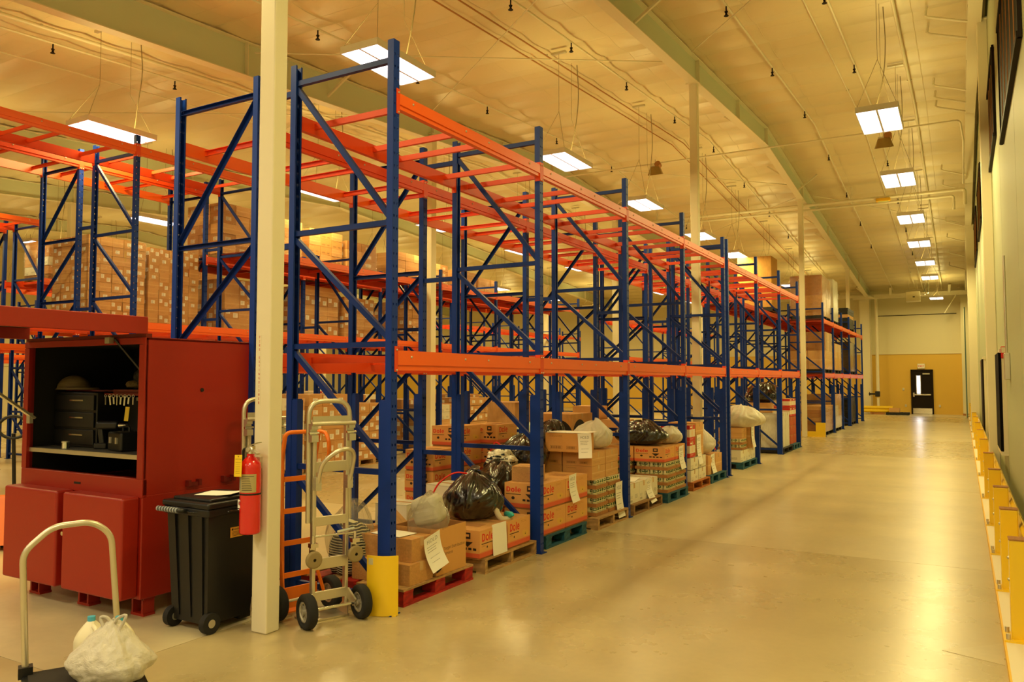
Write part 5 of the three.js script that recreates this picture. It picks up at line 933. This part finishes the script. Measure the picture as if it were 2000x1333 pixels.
// ================= FAR END =================
{
  const b = S('roof_beam'); P(b, 'eave_beam', bx(6, .22, .3, -2.2, 6.45, -47.3), M.whitePaint); P(b, 'eave_strut', bx(12, .16, .2, -10.8, 6.5, -47.4), M.whitePaint); for (const [x, s] of [[-3.3, 1], [-.5, -1]]) P(b, 'knee_brace', bar([x, 6.5, -47.2], [x + .02, 6.9, -47.0], .12, .12), M.whitePaint);
  P(b, 'corner_brace', bar([-.15, 6.4, -47.1], [-.75, 5.4, -47.3], .05, .05), M.whitePaint);
  let t = T('unit_heater', 'pale box-shaped unit heater hung below the eave beam at the far end', 'heater', [-2.13, 6.2, -45.7]);
  P(t, 'heater_case', rbx(.66, .52, .5, .02, 2), M.whitePaint); P(t, 'heater_front', bx(.56, .4, .01, 0, 0, .255), M.wallCream); P(t, 'louvre_slot', bx(.1, .05, .012, .04, -.03, .258), M.black); for (const s of [-1, 1]) P(t, 'hanger_rod', bx(.012, 1.2, .012, s * .2, .8, 0), M.zinc);
  for (const dx of [0, .16]) P(t, 'flue_pipe', bend([[.33, .05 + dx * .6, 0], [.55 + dx, .05 + dx * .6, 0], [.55 + dx, 1.15, 0]], .045, .1, 12), M.chrome);
  t = T('standpipe', 'white standpipe down the far pier ending in a dark hose valve', 'standpipe', [-4.1, 0, -47.35]);
  P(t, 'riser', bend([[-.75, 6.9, 1.2], [-.3, 6.45, .4], [.06, 6.4, 0], [.06, 1.25, 0]], .08, .15, 12), M.whitePaint); P(t, 'lower_riser', cyl(.07, .07, .9, 14), M.whitePaint, [.06, .45, 0]);
  P(t, 'green_fitting', cyl(.06, .06, .3, 12), M.tealTrim, [.06, 1.45, 0]); P(t, 'valve_body', rbx(.24, .3, .22, .03, 2), M.black, [.04, 1.1, .03]); P(t, 'valve_outlet', cyl(.05, .05, .4, 12), M.black, [-.2, 1.1, .03], [0, 0, Math.PI / 2]); P(t, 'hand_wheel', new THREE.TorusGeometry(.09, .016, 8, 18).rotateY(Math.PI / 2), M.black, [-.36, 1.1, .03]);
  t = T('exit_sign', 'white exit sign with red letters above the dark far door', 'sign', [-1.95, 2.62, Z_F + .05]);
  P(t, 'sign_case', rbx(.36, .27, .08, .01), M.whitePaint); P(t, 'sign_face', panelGeo(.33, .24, .004), new THREE.MeshStandardMaterial({ color: 0xffffff, roughness: .5, map: canvasTex(128, 96, (g, w, h) => { g.fillStyle = '#f0e8d8'; g.fillRect(0, 0, w, h); g.fillStyle = '#d8281c'; g.font = 'bold 52px sans-serif'; g.textAlign = 'center'; g.textBaseline = 'middle'; g.fillText('EXIT', w / 2, h / 2); }) }), [0, 0, .043]);
  for (const [x, y, l] of [[-2.85, 1.35, 'small pale switch box on the ochre wall left of the far door'], [-2.75, .45, 'white outlet low on the ochre wall left of the far door'], [-1.1, .45, 'white outlet low on the ochre wall right of the far door']]) { const q = T('wall_box', l, 'outlet', [x, y, Z_F + .02]); P(q, 'box', rbx(.1, .14, .04, .01), M.whitePaint); P(q, 'face_plate', bxc(.07, .1, .01), M.zinc, [0, 0, .024]); }
  for (let i = 0; i < 4; i++) { const x = -4.05, k = i % 2; const q = TM('yellow_bollard_pipe', `${k ? 'upper' : 'lower'} ${i < 2 ? 'front' : 'back'} yellow pipe lying in the pile at the far wall`, 'pipe', C('ybp', () => new THREE.CylinderGeometry(.085, .085, 1.5, 20).rotateZ(Math.PI / 2)), M.yellow, [x, .2 + k * .17, -46.9 - (i < 2 ? 0 : .18)]); void q; }
  const sk = T('timber_bearer', 'dark wooden bearer under the pile of yellow pipes', 'timber', [-4.05, 0, -47]); P(sk, 'bearer', bxc(.7, .11, .1), M.cardDark, [0, .056, .1]); P(sk, 'bearer_cross', bxc(.1, .11, .5), M.cardDark, [-.3, .056, 0]);
  pallet('dark pallet with a single box lying before the far wall beside the yellow pipes', [-3.05, -46.8], { mat: M.blackPlastic, w: 1.0, d: 1.1 });
  carton('carton', 'brown box of fittings on the dark pallet by the far door', 'box', [-3.2, PT, -46.7], .5, .22, .5, 0, { mat: MT.plain });
}
// yellow L-shaped guard at the third column
{
  const t = T('corner_guard', 'yellow floor guard around the foot of the third column', 'guard', [-4.4, 0, -27.18]);
  P(t, 'upright_plate', new RoundedBoxGeometry(.3, .46, .06, 1, .008).translate(.36, .23, 0), M.yellow); P(t, 'low_kerb', new RoundedBoxGeometry(.72, .17, .06, 1, .008).translate(-.14, .085, 0), M.yellow);
  P(t, 'foot_strip', bxc(1.02, .01, .1), M.yellow, [.0, .005, 0]);
}
// red fire alarms and small fittings on the right wall
for (const [z, y, l] of [[-12.2, 2.2, 'red fire alarm box near the nearer dark window in the right wall'], [-25.6, 2.3, 'red fire alarm box by the dark door farther down the right wall']]) { const t = T('fire_alarm', l, 'fire alarm', [X_R - .03, y, z]); P(t, 'alarm_case', rbx(.05, .16, .13, .01), M.extRed); P(t, 'strobe_lens', bxc(.03, .05, .06), M.bagWhite, [-.03, .02, .0]); }
{ const t = T('switch_panel', 'pale metal switch box on the right wall nearer than the red alarm', 'switch box', [X_R - .03, 2.0, -11.2]); P(t, 'panel_case', rbx(.06, .32, .22, .008), M.zinc); P(t, 'conduit', cyl(.014, .014, 1.2, 8), M.zinc, [0, .75, 0]); }
// orange pallet jack past the cabinet's left edge
{
  const t = T('pallet_jack', 'orange pallet jack standing left of the red cabinet', 'pallet jack', [-9.2, 0, -4.9], .9);
  for (const s of [-1, 1]) P(t, 'fork', new RoundedBoxGeometry(.16, .06, 1.1, 1, .01).translate(s * .2, .09, -.5), M.truckOrange);
  P(t, 'pump_housing', (() => { const s = new THREE.Shape(); s.moveTo(0, 0); s.lineTo(.34, 0); s.lineTo(.12, .5); s.lineTo(0, .5); return new THREE.ExtrudeGeometry(s, { depth: .5, bevelEnabled: false }).rotateY(-Math.PI / 2).translate(.25, .06, 0); })(), M.truckOrange);
  P(t, 'handle', bend([[0, .4, .1], [0, 1.2, .25], [0, 1.25, .26]], .02, .04, 10), M.black); P(t, 'handle_loop', new THREE.TorusGeometry(.12, .016, 8, 24).scale(1.2, 1, 1), M.black, [0, 1.32, .27]);
  for (const s of [-1, 1]) P(t, 'steer_wheel', new THREE.CylinderGeometry(.09, .09, .05, 18).rotateZ(Math.PI / 2), M.black, [s * .08, .09, .12]);
}
renderer.render(scene, camera);
